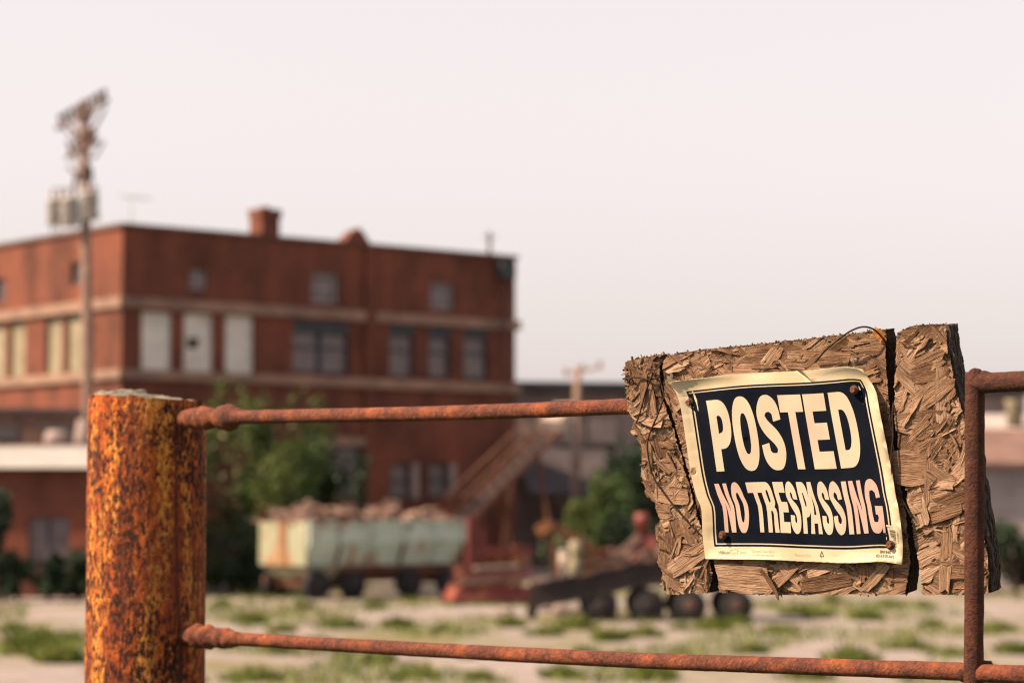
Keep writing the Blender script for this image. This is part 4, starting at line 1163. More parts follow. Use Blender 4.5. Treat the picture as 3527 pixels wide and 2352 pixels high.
def inpoly(x, y, poly):
    c = False; n = len(poly); j = n - 1
    for i in range(n):
        xi, yi = poly[i]; xj, yj = poly[j]
        if (yi > y) != (yj > y) and x < (xj - xi) * (y - yi) / (yj - yi) + xi: c = not c
        j = i
    return c
def rough_outline(poly, step=0.0025, amp=0.0012, seed=0):
    out = []
    n = len(poly)
    for i in range(n):
        a = Vector(poly[i]); b = Vector(poly[(i + 1) % n]); k = max(1, int((b - a).length / step))
        for j in range(k):
            p = a.lerp(b, j / k); d = (b - a).normalized(); nn = Vector((-d.y, d.x))
            p += nn * amp * (mnoise.noise(Vector((p.x * 300, p.y * 300, seed))) + 0.7 * mnoise.noise(Vector((p.x * 900, p.y * 900, seed))))
            out.append((p.x, p.y))
    return out
def slab(poly2, z0, z1_, name, mat, parent, back_shift=(0, 0)):
    n = len(poly2)
    mb = MB()
    vs_ = [(x, y, z1_) for x, y in poly2] + [(x + back_shift[0], y + back_shift[1], z0) for x, y in poly2]
    fr = [Vector((x, y, 0)) for x, y in poly2]
    tris = tessellate_polygon([fr])
    fs_ = [tuple(t) for t in tris] + [tuple(n + i for i in reversed(t)) for t in tris] + [(i, (i + 1) % n, n + (i + 1) % n, n + i) for i in range(n)]
    mb.add(vs_, fs_)
    o = mb.build(name, mat, parent, True)
    bm = bmesh.new(); bm.from_mesh(o.data); bmesh.ops.recalc_face_normals(bm, faces=bm.faces); bm.to_mesh(o.data); bm.free()
    return o
for nm, poly, sd in (('left strip', left_piece, 1), ('middle panel', main_piece, 2), ('right strip', right_piece, 3)):
    loc2 = [tuple(bl(*p).to_2d()) for p in poly]
    PIECES.append(loc2)
    o = slab(rough_outline(loc2, 0.0028, 0.0013, sd), -THK, -0.0054, 'panel', M['core'], board)
    o['label'] = {'left strip': 'ragged left strip of the split strand board', 'middle panel': 'wide middle panel of the split strand board', 'right strip': 'right strip of the split strand board'}[nm]
    PIECES[-1] = (loc2, o)

# strand flakes -----------------------------------------------------------
def flake_data(rg, Lh, Wh, lift=0.001, curl=0.0):
    """splintery strand, length along x; returns verts, faces, uvs"""
    nx = 7
    top = []; bot = []
    skew = rg.uniform(-0.5, 0.5) * Wh
    e0 = [rg.uniform(0.72, 1.0) for _ in range(4)]; e1 = [rg.uniform(0.72, 1.0) for _ in range(4)]
    cols = []
    for j in range(4):                       # four lanes across -> splintered ends
        y = Wh * (j / 3 * 2 - 1)
        row = []
        for i in range(nx):
            t = i / (nx - 1)
            x = -Lh * e0[j] + (Lh * e0[j] + Lh * e1[j]) * t
            yy = y * (0.82 + 0.18 * math.sin(math.pi * t)) + rg.uniform(-0.05, 0.05) * Wh
            z = lift * (0.5 + 0.5 * math.cos(3 * x / Lh)) * (1 if j in (0, 3) else 0.3) + curl * (x / Lh) ** 2 * Lh + rg.uniform(-0.0001, 0.0001) + 0.0006 * mnoise.noise(Vector((x * 70, y * 240, e0[0] * 50)))
            row.append((x, yy, z))
        cols.append(row)
    v = []; uv = []; f = []
    for j in range(4):
        for i in range(nx):
            v.append(cols[j][i]); uv.append((cols[j][i][0], cols[j][i][1]))
    th = 0.0007
    nb = len(v)
    for j in range(4):
        for i in range(nx):
            x, y, z = cols[j][i]; v.append((x, y, z - th)); uv.append((x, y))
    def id_(j, i): return j * nx + i
    for j in range(3):
        for i in range(nx - 1): f.append((id_(j, i), id_(j, i + 1), id_(j + 1, i + 1), id_(j + 1, i)))
    rim = [id_(0, i) for i in range(nx)] + [id_(1, nx - 1), id_(2, nx - 1)] + [id_(3, i) for i in reversed(range(nx))] + [id_(2, 0), id_(1, 0)]
    for a in range(len(rim)):
        p, q = rim[a], rim[(a + 1) % len(rim)]
        f.append((p, p + nb, q + nb, q))
    return v, f, uv
rgf = random.Random(21)
VAR = []
for i in range(26):
    Lh = rgf.uniform(0.014, 0.044); Wh = Lh * (rgf.uniform(0.32, 0.6) if Lh < 0.028 else rgf.uniform(0.24, 0.42))
    v, f, uv = flake_data(rgf, Lh, Wh, rgf.uniform(0.0003, 0.0016), rgf.uniform(-0.004, 0.012))
    mb = MB(); mb.add(v, f, False, i * 0.137 % 1.0, uv)
    me_o = mb.build('flake', M['flake'], None, True); me = me_o.data
    bpy.data.objects.remove(me_o)
    VAR.append((Lh, Wh, me))
def seg_ok(poly, x, y, a, Lh, Wh, over):
    ca, sa = math.cos(a), math.sin(a)
    bad = 0
    for t, w in ((-1, -.7), (-1, .7), (1, -.7), (1, .7), (0, -.9), (0, .9), (-.5, 0), (.5, 0)):
        px_ = x + ca * (Lh * t - (over if t == 1 else -over if t == -1 else 0)) - sa * Wh * w * 0.8
        py_ = y + sa * (Lh * t - (over if t == 1 else -over if t == -1 else 0)) + ca * Wh * w * 0.8
        if not inpoly(px_, py_, poly): bad += 1
    return bad == 0
def poly_bounds(p): return min(a for a, _ in p), max(a for a, _ in p), min(b for _, b in p), max(b for _, b in p)
def place(poly, variants, count, over, zmin, zmax, tilt, orient, cb, tries=60):
    x0, x1, y0, y1 = poly_bounds(poly)
    n = 0
    for _ in range(count * tries):
        if n >= count: break
        x = rgf.uniform(x0, x1); y = rgf.uniform(y0, y1)
        if not inpoly(x, y, poly): continue
        Lh, Wh, me = rgf.choice(variants)
        s = rgf.uniform(0.8, 1.2)
        a = orient(x, y)
        if not seg_ok(poly, x, y, a, Lh * s, Wh * s, over): continue
        z = rgf.uniform(zmin, zmax)
        m_ = Matrix.Translation((x, y, z)) @ Matrix.Rotation(a, 4, 'Z') @ Matrix.Rotation(rgf.gauss(0, tilt), 4, 'X') @ Matrix.Rotation(rgf.gauss(0, tilt * 0.45), 4, 'Y') @ Matrix.Scale(s, 4)
        cb(me, m_)
        n += 1
def orient_any(x, y): return rgf.uniform(0, math.pi)
def orient_h(x, y): return rgf.gauss(0.05, 0.45) if rgf.random() < 0.7 else rgf.uniform(0, math.pi)
def orient_diag(x, y): return rgf.gauss(0.35, 0.35) if rgf.random() < 0.7 else rgf.uniform(0, math.pi)
big = [v for v in VAR if v[0] > 0.024]; small = [v for v in VAR if v[0] <= 0.026]
# only the strands the sign leaves uncovered are built singly
signpoly = [tuple(bl(*p).to_2d()) for p in ((1575, 900), (1975, 865), (2010, 940), (2045, 1100), (2062, 1280), (1640, 1270), (1605, 1110))]
def free(m_): return not inpoly(m_.translation.x, m_.translation.y, signpoly)
def mk_obj(parent):
    def cb(me, m_):
        if not free(m_): return
        o = bpy.data.objects.new('flake', me); COL.objects.link(o); o.parent = parent; o.matrix_local = m_
    return cb
STUFF = {}
def mk_stuff(key):
    mb = STUFF.setdefault(key, MB())
    def cb(me, m_):
        uvl = {}
        for l in me.loops: uvl[l.vertex_index] = tuple(me.uv_layers[0].data[l.index].uv)
        mb.add([m_ @ v.co for v in me.vertices], [tuple(p.vertices) for p in me.polygons], False, rgf.random(), [uvl.get(i, (0, 0)) for i in range(len(me.vertices))])
    return cb
(Lp, Lo), (Mp, Mo), (Rp, Ro) = PIECES
# pressed strands under the loose ones: every strand stamped into a relief sheet, later ones lapping over earlier ones
def strand_relief(poly, parent, seed, count, Lr, asp, orient, name, step=0.00075):
    rg = random.Random(seed)
    out = rough_outline(poly, 0.0024, 0.0014, seed + 40)
    x0, x1, y0, y1 = poly_bounds(out)
    X, Y = np.meshgrid(np.arange(x0, x1 + step, step), np.arange(y0, y1 + step, step))
    def mask(pl):
        c = np.zeros(X.shape, bool); n = len(pl); jj = n - 1
        for ii in range(n):
            xi, yi = pl[ii]; xj, yj = pl[jj]
            if yi != yj: c ^= ((yi > Y) != (yj > Y)) & (X < (xj - xi) * (Y - yi) / (yj - yi) + xi)
            jj = ii
        return c
    cx = sum(a for a, _ in signpoly) / len(signpoly); cy = sum(b for _, b in signpoly) / len(signpoly)
    ins = mask(out) & ~mask([(cx + (a - cx) * 0.9, cy + (b - cy) * 0.9) for a, b in signpoly])
    H = np.full(X.shape, -0.0052); RN = np.full(X.shape, 0.02); U = np.zeros(X.shape); V = np.zeros(X.shape)
    for q in range(count):
        fx = rg.uniform(x0, x1); fy = rg.uniform(y0, y1)
        Lh = rg.uniform(*Lr); Wh = Lh * rg.uniform(*asp); a = orient(fx, fy); ca, sa = math.cos(a), math.sin(a)
        i0 = max(0, int((fx - Lh * 1.1 - x0) / step)); i1 = min(X.shape[1], int((fx + Lh * 1.1 - x0) / step) + 1)
        j0 = max(0, int((fy - Lh * 1.1 - y0) / step)); j1 = min(X.shape[0], int((fy + Lh * 1.1 - y0) / step) + 1)
        if i1 <= i0 or j1 <= j0: continue
        dx = X[j0:j1, i0:i1] - fx; dy = Y[j0:j1, i0:i1] - fy
        lx = dx * ca + dy * sa; ly = -dx * sa + dy * ca
        lx = lx + 0.10 * ly * rg.uniform(-3, 3)
        k1 = rg.uniform(1.5, 4); ph = rg.uniform(0, 6.3)
        w = Wh * (1 + 0.10 * np.sin(k1 * lx / Lh * 2 + ph) + 0.05 * np.sin(k1 * 5 * lx / Lh + ph * 2) + rg.uniform(-0.35, 0.35) * lx / Lh)
        tab = np.array([rg.uniform(0.0, 0.22) if rg.random() < 0.6 else rg.uniform(0, 0.06) for _ in range(24)])
        lane = np.clip(((ly / Wh + 1) * 12).astype(int), 0, 23)
        inside = (np.abs(ly) < w) & (lx < Lh * (1 - tab[lane])) & (lx > -Lh * (1 - tab[23 - lane]))
        for _ in range(rg.choice((1, 2, 3, 4, 5))):        # splits along the grain
            yc = rg.uniform(-0.7, 0.7) * Wh; xs_ = rg.uniform(-1, 0.6) * Lh; xl = rg.uniform(0.3, 1.0) * Lh
            inside &= ~((np.abs(ly - yc - 0.0010 * np.sin(lx * 90 + ph)) < 0.00060) & (lx > xs_) & (lx < xs_ + xl))
        h = -0.0042 + 0.0052 * (q / count) * rg.uniform(0.3, 1.0) + ly * rg.gauss(0, 0.14) + lx * rg.gauss(0, 0.04) + rg.uniform(-0.2, 0.9) * 0.0016 * (ly / Wh) ** 2
        h = np.minimum(h, 0.0030)
        sel = inside & (h > H[j0:j1, i0:i1])
        H[j0:j1, i0:i1][sel] = h[sel]; RN[j0:j1, i0:i1][sel] = rg.random()
        oU, oV = rg.uniform(0, 3), rg.uniform(0, 3)
        U[j0:j1, i0:i1][sel] = lx[sel] + oU; V[j0:j1, i0:i1][sel] = ly[sel] + oV
    idx = -np.ones(X.shape, int); nv = int(ins.sum()); idx[ins] = np.arange(nv)
    q4 = ins[:-1, :-1] & ins[1:, :-1] & ins[1:, 1:] & ins[:-1, 1:]
    F = np.stack([idx[:-1, :-1][q4], idx[:-1, 1:][q4], idx[1:, 1:][q4], idx[1:, :-1][q4]], 1)
    co = np.stack([X[ins], Y[ins], H[ins]], 1)
    me = bpy.data.meshes.new(name)
    me.vertices.add(nv); me.vertices.foreach_set('co', co.ravel())
    me.loops.add(F.size); me.loops.foreach_set('vertex_index', F.ravel())
    me.polygons.add(len(F)); me.polygons.foreach_set('loop_start', np.arange(0, F.size, 4))
    me.update(calc_edges=True); me.validate()
    at = me.attributes.new('rnd', 'FLOAT', 'POINT'); at.data.foreach_set('value', RN[ins])
    ul = me.uv_layers.new(name='UVMap'); li = np.empty(len(me.loops), int); me.loops.foreach_get('vertex_index', li)
    ul.data.foreach_set('uv', np.stack([U[ins], V[ins]], 1)[li].ravel())
    o = mesh_obj(name, me, M['flake'], parent); tag(o, kind='stuff')
    return o
strand_relief(Lp, Lo, 1, 620, (0.014, 0.034), (0.26, 0.55), orient_any, 'pressed_strands')
strand_relief(Mp, Mo, 2, 1100, (0.022, 0.060), (0.20, 0.42), orient_h, 'pressed_strands')
strand_relief(Rp, Ro, 3, 420, (0.020, 0.050), (0.28, 0.55), orient_diag, 'pressed_strands')
place(Lp, small, 26, 0.004, 0.0006, 0.0030, 0.16, orient_any, mk_obj(Lo))
place(Mp, VAR, 60, 0.003, 0.0004, 0.0024, 0.09, orient_h, mk_obj(Mo))
place(Rp, VAR, 24, 0.003, 0.0006, 0.0030, 0.12, orient_diag, mk_obj(Ro))
# slivers and splinters
SL = []
for i in range(12):
    Lh = rgf.uniform(0.004, 0.013); Wh = rgf.uniform(0.0005, 0.0018)
    v, f, uv = flake_data(rgf, Lh, Wh, 0.0006, 0.02)
    mb = MB(); mb.add(v, f, False, 0.5, uv); oo = mb.build('sliver', M['flake'], None, True); SL.append((Lh, Wh, oo.data)); bpy.data.objects.remove(oo)
place(Lp, SL, 60, 0.0, 0.0008, 0.0042, 0.22, orient_any, mk_stuff('L'))
place(Mp, SL, 60, 0.0, 0.0002, 0.0020, 0.12, orient_h, mk_stuff('M'))
place(Rp, SL, 40, 0.0, 0.0008, 0.0036, 0.18, orient_diag, mk_stuff('R'))
# frayed rims: splinters standing on the outlines through the whole thickness
def fray(poly, key, i0, i1, per, zr, lean, ln=(0.003, 0.007)):
    mb_cb = mk_stuff(key)
    n = len(poly)
    i = i0
    while i != i1:
        a = Vector(poly[i]); b = Vector(poly[(i + 1) % n]); d = (b - a); L_ = d.length; out = Vector((d.y, -d.x)).normalized()
        mid = (a + b) / 2 + out * 0.001
        if inpoly(mid.x, mid.y, poly): out = -out
        for _ in range(max(1, int(L_ * per))):
            p = a.lerp(b, rgf.random()) - out * rgf.uniform(0.0, 0.003)
            Lh, Wh, me = rgf.choice(SL)
            ang = math.atan2(out.y, out.x) + rgf.gauss(0, lean)
            m_ = Matrix.Translation((p.x, p.y, rgf.uniform(*zr))) @ Matrix.Rotation(ang, 4, 'Z') @ Matrix.Rotation(rgf.uniform(0, 3.1), 4, 'X') @ Matrix.Scale(rgf.uniform(*ln) / Lh, 4, (1, 0, 0))
            mb_cb(me, m_)
        i = (i + 1) % n
fray(Lp, 'L', 0, 2, 500, (-0.024, 0.002), 0.9); fray(Lp, 'L', 14, len(Lp) - 1, 240, (-0.020, 0.001), 0.7); fray(Lp, 'L', len(Lp) - 1, 0, 420, (-0.02, 0.002), 0.8)
fray(Mp, 'M', 0, 8, 600, (-0.026, 0.001), 1.1, (0.002, 0.0045)); fray(Rp, 'R', 0, 3, 500, (-0.026, 0.001), 1.1, (0.002, 0.004)); fray(Mp, 'M', 20, 26, 90, (-0.02, 0.001), 0.9)
for key, par in (('L', Lo), ('M', Mo), ('R', Ro)):
    o = STUFF[key].build('splinters', M['flake'], par, True); tag(o, kind='stuff')
# layered dark end grain of the right strip: thin plies edge-on
def end_plies():
    e = [Vector(p) for p in Rp[3:14]]
    for i in range(9):
        z = -THK + 0.0015 + i * (THK - 0.003) / 9
        mb = MB(); pts = []
        for a, b in zip(e[:-1], e[1:]):
            for k in range(10):
                p = a.lerp(b, k / 10)
                off = 0.0022 + 0.0028 * mnoise.noise(Vector((p.y * 55, i * 3.1, 0))) + 0.0016 * mnoise.noise(Vector((p.y * 260, i * 7.7, 2)))
                pts.append((p.x + max(-0.0005, off), p.y, p.x))
        th = (THK - 0.003) / 9 * 0.40
        n = len(pts); vs_ = []
        for (xo, y, xi) in pts: vs_ += [(xo, y, z - th), (xo, y, z + th), (xi - 0.004, y, z + th), (xi - 0.004, y, z - th)]
        fs_ = []
        for k in range(n - 1):
            for q in range(4): fs_.append((k * 4 + q, k * 4 + (q + 1) % 4, (k + 1) * 4 + (q + 1) % 4, (k + 1) * 4 + q))
        fs_ += [(3, 2, 1, 0), tuple((n - 1) * 4 + q for q in range(4))]
        mb.add(vs_, fs_).build('ply', M['end'], Ro)
    # same for the exposed wall of the crack
end_plies()
# rust stain, nail heads, curled strands
def disc(center, r, h, name, mat, parent, seg=14, squash=1.0, rot=0.0):
    mb = MB(); vs_ = [(center.x, center.y, center.z + h)]
    for ring, (k, hh) in enumerate(((0.75, h), (1.0, h * 0.4), (1.0, -0.001))):
        for q in range(seg):
            a = 2 * math.pi * q / seg; vs_.append((center.x + r * k * math.cos(a + rot), center.y + r * k * squash * math.sin(a + rot), center.z + hh))
    fs_ = [(0, 1 + q, 1 + (q + 1) % seg) for q in range(seg)]
    for g in range(2):
        for q in range(seg): fs_.append((1 + g * seg + q, 1 + (g + 1) * seg + q, 1 + (g + 1) * seg + (q + 1) % seg, 1 + g * seg + (q + 1) % seg))
    return mb.add(vs_, fs_, True).build(name, mat, parent)
for q in (z1(826, 246), z2(523, 397)):
    disc(bl(*q) + Vector((0, 0, 0.003)), 0.0026, 0.0010, 'nail', M['nail'], Mo)
for q, s in ((z2(690, 210), 0.009), (z2(715, 245), 0.006)):
    c = bl(*q) + Vector((0, 0, 0.0028)); v, f, uv = flake_data(rgf, s, s * 0.7, 0.0004, 0.0)
    mb = MB(); mb.add(v, f, False, 0.5, uv); o = mb.build('stained_flake', M['stain'], Mo, True); o.location = c; o.rotation_euler = (0, 0, -0.6)
def curl_flake(px, py, Lh, Wh, ang, curl, tilt, z=0.004):
    v, f, uv = flake_data(rgf, Lh, Wh, 0.0008, curl); mb = MB(); mb.add(v, f, False, 0.8, uv)
    o = mb.build('peeling_flake', M['flake'], Mo, True)
    o.matrix_local = Matrix.Translation(bl(px, py) + Vector((0, 0, z))) @ Matrix.Rotation(ang, 4, 'Z') @ Matrix.Rotation(tilt, 4, 'X')
curl_flake(*z1(720, 1400), 0.046, 0.019, -0.06, 0.03, 0.06); curl_flake(*z1(870, 1420), 0.026, 0.006, -1.0, 0.15, 0.6, 0.008)
curl_flake(*z3(780, 680), 0.030, 0.006, 0.75, 0.02, 0.1); curl_flake(*z1(1150, 1420), 0.040, 0.010, 0.15, 0.02, 0.15)
curl_flake(*z2(250, 400), 0.055, 0.013, -0.05, 0.01, 0.05, 0.002); curl_flake(*z1(860, 215), 0.05, 0.012, 0.0, 0.01, 0.04, 0.002)
def big_flake(px, py, Lh, Wh, ang, par=None):
    v, f, uv = flake_data(rgf, Lh, Wh, 0.0006, 0.008); mb = MB(); mb.add(v, f, False, rgf.uniform(0.35, 0.75), uv)
    o = mb.build('wide_flake', M['flake'], par or Ro, True)
    o.matrix_local = Matrix.Translation(bl(px, py) + Vector((0, 0, 0.0030))) @ Matrix.Rotation(ang, 4, 'Z')
big_flake(*z2(900, 1170), 0.030, 0.022, -0.1); big_flake(*z2(1060, 640), 0.040, 0.013, 0.55); big_flake(*z2(1050, 480), 0.030, 0.012, 0.2); big_flake(*z2(1120, 1390), 0.042, 0.014, 0.2)
big_flake(*z3(1350, 560), 0.046, 0.008, 1.42); big_flake(*z3(1200, 60), 0.034, 0.012, 0.2); big_flake(*z1(420, 1300), 0.040, 0.012, 0.5, Lo); big_flake(*z1(330, 960), 0.030, 0.012, -0.1, Lo)

# ================================================================== SIGN
sign = empty('posted_sign', BM)
tag(sign, 'curled black and cream POSTED NO TRESPASSING sign screwed to the board', 'sign')
def chain(pts):
    pts = [Vector(p) for p in pts]; d = [0]
    for a, b in zip(pts[:-1], pts[1:]): d.append(d[-1] + (b - a).length)
    T = d[-1]
    def f(t):
        t = t * T
        for i in range(len(pts) - 1):
            if t <= d[i + 1] or i == len(pts) - 2:
                k = (t - d[i]) / (d[i + 1] - d[i]); return pts[i].lerp(pts[i + 1], k)
    return f
def smoothchain(pts): return chain(catmull([Vector((*p, 0)) for p in pts], 10))
topc = smoothchain([z4(105, 140), z4(600, 82), z4(1035, 58), z4(1250, 40), z4(1380, 29), z4(1505, 47)])
botc = smoothchain([z4(375, 1410), z4(800, 1415), z4(1100, 1430), z4(1400, 1440), z4(1640, 1430), z4(1790, 1452)])
lefc = smoothchain([z4(105, 140), z4(160, 210), z4(198, 330), z4(240, 600), z4(272, 810), z4(310, 960), z4(345, 1050), z4(355, 1250), z4(375, 1410)])
rigc = smoothchain([z4(1505, 47), z4(1560, 130), z4(1605, 215), z4(1625, 330), z4(1690, 650), z4(1720, 800), z4(1745, 960), z4(1768, 1070), z4(1795, 1300), z4(1790, 1452)])
def S2(u, v):
    u_ = min(max(u, 0), 1); v_ = min(max(v, 0), 1)
    p = (1 - v_) * topc(u_) + v_ * botc(u_) + (1 - u_) * lefc(v_) + u_ * rigc(v_)
    p -= (1 - u_) * (1 - v_) * topc(0) + u_ * (1 - v_) * topc(1) + (1 - u_) * v_ * botc(0) + u_ * v_ * botc(1)
    return p
def bulge(u, v):
    d = 0.0075 + 0.0022 * math.sin(u * 5.2 + v * 1.5) * math.sin(v * 4.1 + 0.6)
    d += 0.010 * max(0, 1 - u / 0.10) ** 2 * (0.35 + max(0, 1 - v * 2.2))           # left edge lifts, most at the top corner
    d += 0.009 * max(0, (u - 0.90) / 0.10) ** 2 * (0.4 + 0.6 * math.sin(v * 6.0) ** 2)
    d += 0.006 * max(0, 1 - v / 0.07) ** 2 * (0.4 + 0.6 * math.sin(u * 7 + 1))
    d += 0.006 * max(0, (v - 0.93) / 0.07) ** 2 * (0.5 + 0.5 * math.sin(u * 9))
    d += 0.0005 * math.sin(u * 24 + 3 * v) * math.sin(v * 15 + 4 * u + 1)
    for su, sv in ((0.085, 0.115), (0.93, 0.13), (0.105, 0.865), (0.945, 0.895)):
        d -= 0.0030 * math.exp(-((u - su) ** 2 + (v - sv) ** 2) / 0.0025)
    return d
def S(u, v, lift=0.0):
    p = S2(u, v)
    return bl(p.x, p.y, bulge(u, v) + lift)
mL, mR, mT, mB_ = 0.053, 0.048, 0.070, 0.070
def pu(s): return mL + s * (1 - mL - mR)
def pv(t): return mT + t * (1 - mT - mB_)
def warp(loops, name, mat, parent, lift, panel=True, cut=28, solid=0.0):
    """flat outline(s) in sign coordinates -> tessellated, cut to a grid, laid on the curled sheet"""
    vs3 = [Vector((x, y, 0)) for lp in loops for x, y in lp]
    tris = tessellate_polygon([[Vector((x, y, 0)) for x, y in lp] for lp in loops])
    bm = bmesh.new()
    bv = [bm.verts.new(v) for v in vs3]
    for t in tris:
        try: bm.faces.new([bv[i] for i in t])
        except ValueError: pass
    xs = [v.x for v in vs3]; ys = [v.y for v in vs3]
    for ax, lo, hi in ((0, min(xs), max(xs)), (1, min(ys), max(ys))):
        k0 = math.ceil(lo * cut); k1 = math.floor(hi * cut)
        for k_ in range(k0, k1 + 1):
            co = Vector((k_ / cut, 0, 0)) if ax == 0 else Vector((0, k_ / cut, 0))
            no = Vector((1, 0, 0)) if ax == 0 else Vector((0, 1, 0))
            bmesh.ops.bisect_plane(bm, geom=bm.verts[:] + bm.edges[:] + bm.faces[:], plane_co=co, plane_no=no)
    for v in bm.verts:
        u, w = (pu(v.co.x), pv(v.co.y)) if panel else (v.co.x, v.co.y)
        v.co = S(u, w, lift)
    bmesh.ops.recalc_face_normals(bm, faces=bm.faces)
    for f in bm.faces:
        f.smooth = True
        if f.normal.z < 0: f.normal_flip()
    me = bpy.data.meshes.new(name); bm.to_mesh(me); bm.free()
    o = mesh_obj(name, me, mat, parent)
    if solid:
        md = o.modifiers.new('thickness', 'SOLIDIFY'); md.thickness = solid; md.offset = -1
    return o
# sheet outline with torn notch and the split in the top edge
edge = [(0, 0)] + [(i / 24, 0) for i in range(1, 15)] + [(0.665, 0), (0.688, 0.045), (0.706, 0.088), (0.6945, 0.045), (0.6735, 0)] + [(i / 24, 0) for i in range(17, 24)] + [(1, 0)]
edge += [(1, i / 20) for i in range(1, 20)] + [(1, 1)] + [(1 - i / 24, 1) for i in range(1, 24)] + [(0, 1)] + [(0, 1 - i / 20) for i in range(1, 10)]
edge += [(0.0, 0.532), (0.024, 0.526), (0.030, 0.512), (0.022, 0.500), (0.013, 0.497), (0.008, 0.517), (0.0, 0.521), (0.0, 0.486)] + [(0, 1 - i / 20) for i in range(11, 20)]
sheet = warp([edge], 'sheet', M['sheet'], sign, 0.0, False, 30, 0.0006)
sheet['label'] = 'yellowed cream plastic sheet with curled torn edges'
BT = 0.868      # where the barcode notch begins
panel = [(0, 0), (0.33, 0), (0.66, 0), (1, 0), (1, 0.3), (1, 0.6), (1, BT), (0.972, BT), (0.972, BT + 0.004), (0.984, 1.0), (0.66, 1), (0.33, 1), (0, 1), (0, 0.66), (0, 0.33)]
pan = warp([panel], 'printed_panel', M['ink'], sheet, 0.00035)
pan['label'] = 'black printed panel of the sign'
# thin cream rule inside the panel
i0, i1 = 0.0105, 0.0175; j0, j1 = 0.0115, 0.0185
for nm, q in (('rule', [(i0, j0), (1 - i0, j0), (1 - i0, j1), (i0, j1)]), ('rule', [(i0, j1), (i1, j1), (i1, 1 - j1), (i0, 1 - j1)]),
              ('rule', [(i0, 1 - j1), (0.966, 1 - j1), (0.966, 1 - j0), (i0, 1 - j0)]), ('rule', [(1 - i1, j1), (1 - i0, j1), (1 - i0, BT - 0.004), (1 - i1, BT - 0.004)]),
              ('rule', [(0.969, BT - 0.004), (1.002, BT - 0.004), (1.002, BT + 0.008), (0.969, BT + 0.008)])):
    warp([q], nm, M['cream'], pan, 0.0007)
def arc(cx, cy, rx, ry, a0, a1, n=18, p=2.35):
    o = []
    for i in range(n + 1):
        a = R(a0 + (a1 - a0) * i / n); c, s = math.cos(a), math.sin(a)
        o.append((cx + rx * math.copysign(abs(c) ** (2 / p), c), cy + ry * math.copysign(abs(s) ** (2 / p), s)))
    return o
def pen(pts, vw, hw, n=10):
    q = catmull([Vector((x / vw, y / hw, 0)) for x, y in pts], n)
    Lf, Rt = [], []
    for i in range(len(q)):
        t = (q[min(i + 1, len(q) - 1)] - q[max(i - 1, 0)]).normalized(); nn = Vector((-t.y, t.x, 0)) * 0.5
        a = q[i] + nn; b = q[i] - nn
        Lf.append((a.x * vw, a.y * hw)); Rt.append((b.x * vw, b.y * hw))
    return Lf + Rt[::-1]
def glyph(c, vw, hw):
    if c == 'T': return [[[(0, 1), (1, 1), (1, 1 - hw), (.5 + vw * .48, 1 - hw), (.5 + vw * .48, 0), (.5 - vw * .48, 0), (.5 - vw * .48, 1 - hw), (0, 1 - hw)]]]
    if c == 'I': return [[[(0, 0), (1, 0), (1, 1), (0, 1)]]]
    if c == 'E': return [[[(0, 0), (1, 0), (1, hw), (vw, hw), (vw, .5 - hw * .48), (.93, .5 - hw * .48), (.93, .5 + hw * .48), (vw, .5 + hw * .48), (vw, 1 - hw), (1, 1 - hw), (1, 1), (0, 1)]]]
    if c == 'N': return [[[(0, 0), (0, 1), (vw * 1.05, 1), (1 - vw * .92, .40), (1 - vw * .92, 1), (1, 1), (1, 0), (1 - vw * 1.05, 0), (vw * .92, .60), (vw * .92, 0)]]]
    if c == 'A': return [[[(0, 0), (.33, 1), (.67, 1), (1, 0), (1 - vw * .95, 0), (.665, .20), (.335, .20), (vw * .95, 0)], [(.40, .36), (.60, .36), (.5, .74)]]]
    if c == 'O': return [[arc(.5, .5, .5, .515, 0, 360, 56)[:-1], arc(.5, .5, .5 - vw, .515 - hw, 0, 360, 40)[:-1]]]
    if c == 'D': return [[[(0, 0), (0, 1)] + arc(.42, .5, .58, .5, 90, -90, 30), [(vw, hw), (vw, 1 - hw)] + arc(.42, .5, .58 - vw, .5 - hw, 90, -90, 24)]]
    if c == 'P': return [[[(0, 0), (0, 1)] + arc(.45, .655, .55, .345, 90, -90, 26) + [(vw, .31), (vw, 0)], [(vw, .31 + hw * .92), (vw, 1 - hw)] + arc(.45, .655, .55 - vw, .345 - hw * .96, 90, -90, 18)]]
    if c == 'R': return [[[(0, 0), (0, 1)] + arc(.45, .735, .52, .265, 90, -62, 24) + [(.86, .46), (.93, .38), (.95, .15), (1.0, 0), (1 - vw * 1.02, 0), (1 - vw * 1.1, .15), (.60, .36), (.52, .42), (vw, .42), (vw, 0)],
                          [(vw, .42 + hw * .8), (vw, 1 - hw * .85)] + arc(.45, .72, .52 - vw, .13, 90, -90, 14)]]
    if c == 'S': return [[pen([(1 - vw / 2, .66), (.80, .80), (.66, .875), (.5, 1 - hw / 2 + .012), (.30, .865), (vw / 2 - .01, .735), (.30, .585), (.70, .42), (1 - vw / 2 + .01, .275), (.72, .13), (.5, hw / 2 - .012), (.32, .13), (.20, .21), (vw / 2, .345)], vw, hw, 7)]]
    if c == 'G': return [[pen([(1 - vw / 2 - .02, .66), (.82, .80), (.68, .875), (.5, 1 - hw / 2 + .012), (.27, .86), (vw / 2 + .01, .66), (vw / 2, .5), (vw / 2 + .01, .34), (.24, .14), (.46, hw / 2 - .012), (.66, .12), (.82, .26)], vw, hw, 7)],
                         [[(.50, .50), (1, .50), (1, 0), (.86, 0), (.80, .12), (.62, .34), (.50, .34)]]]
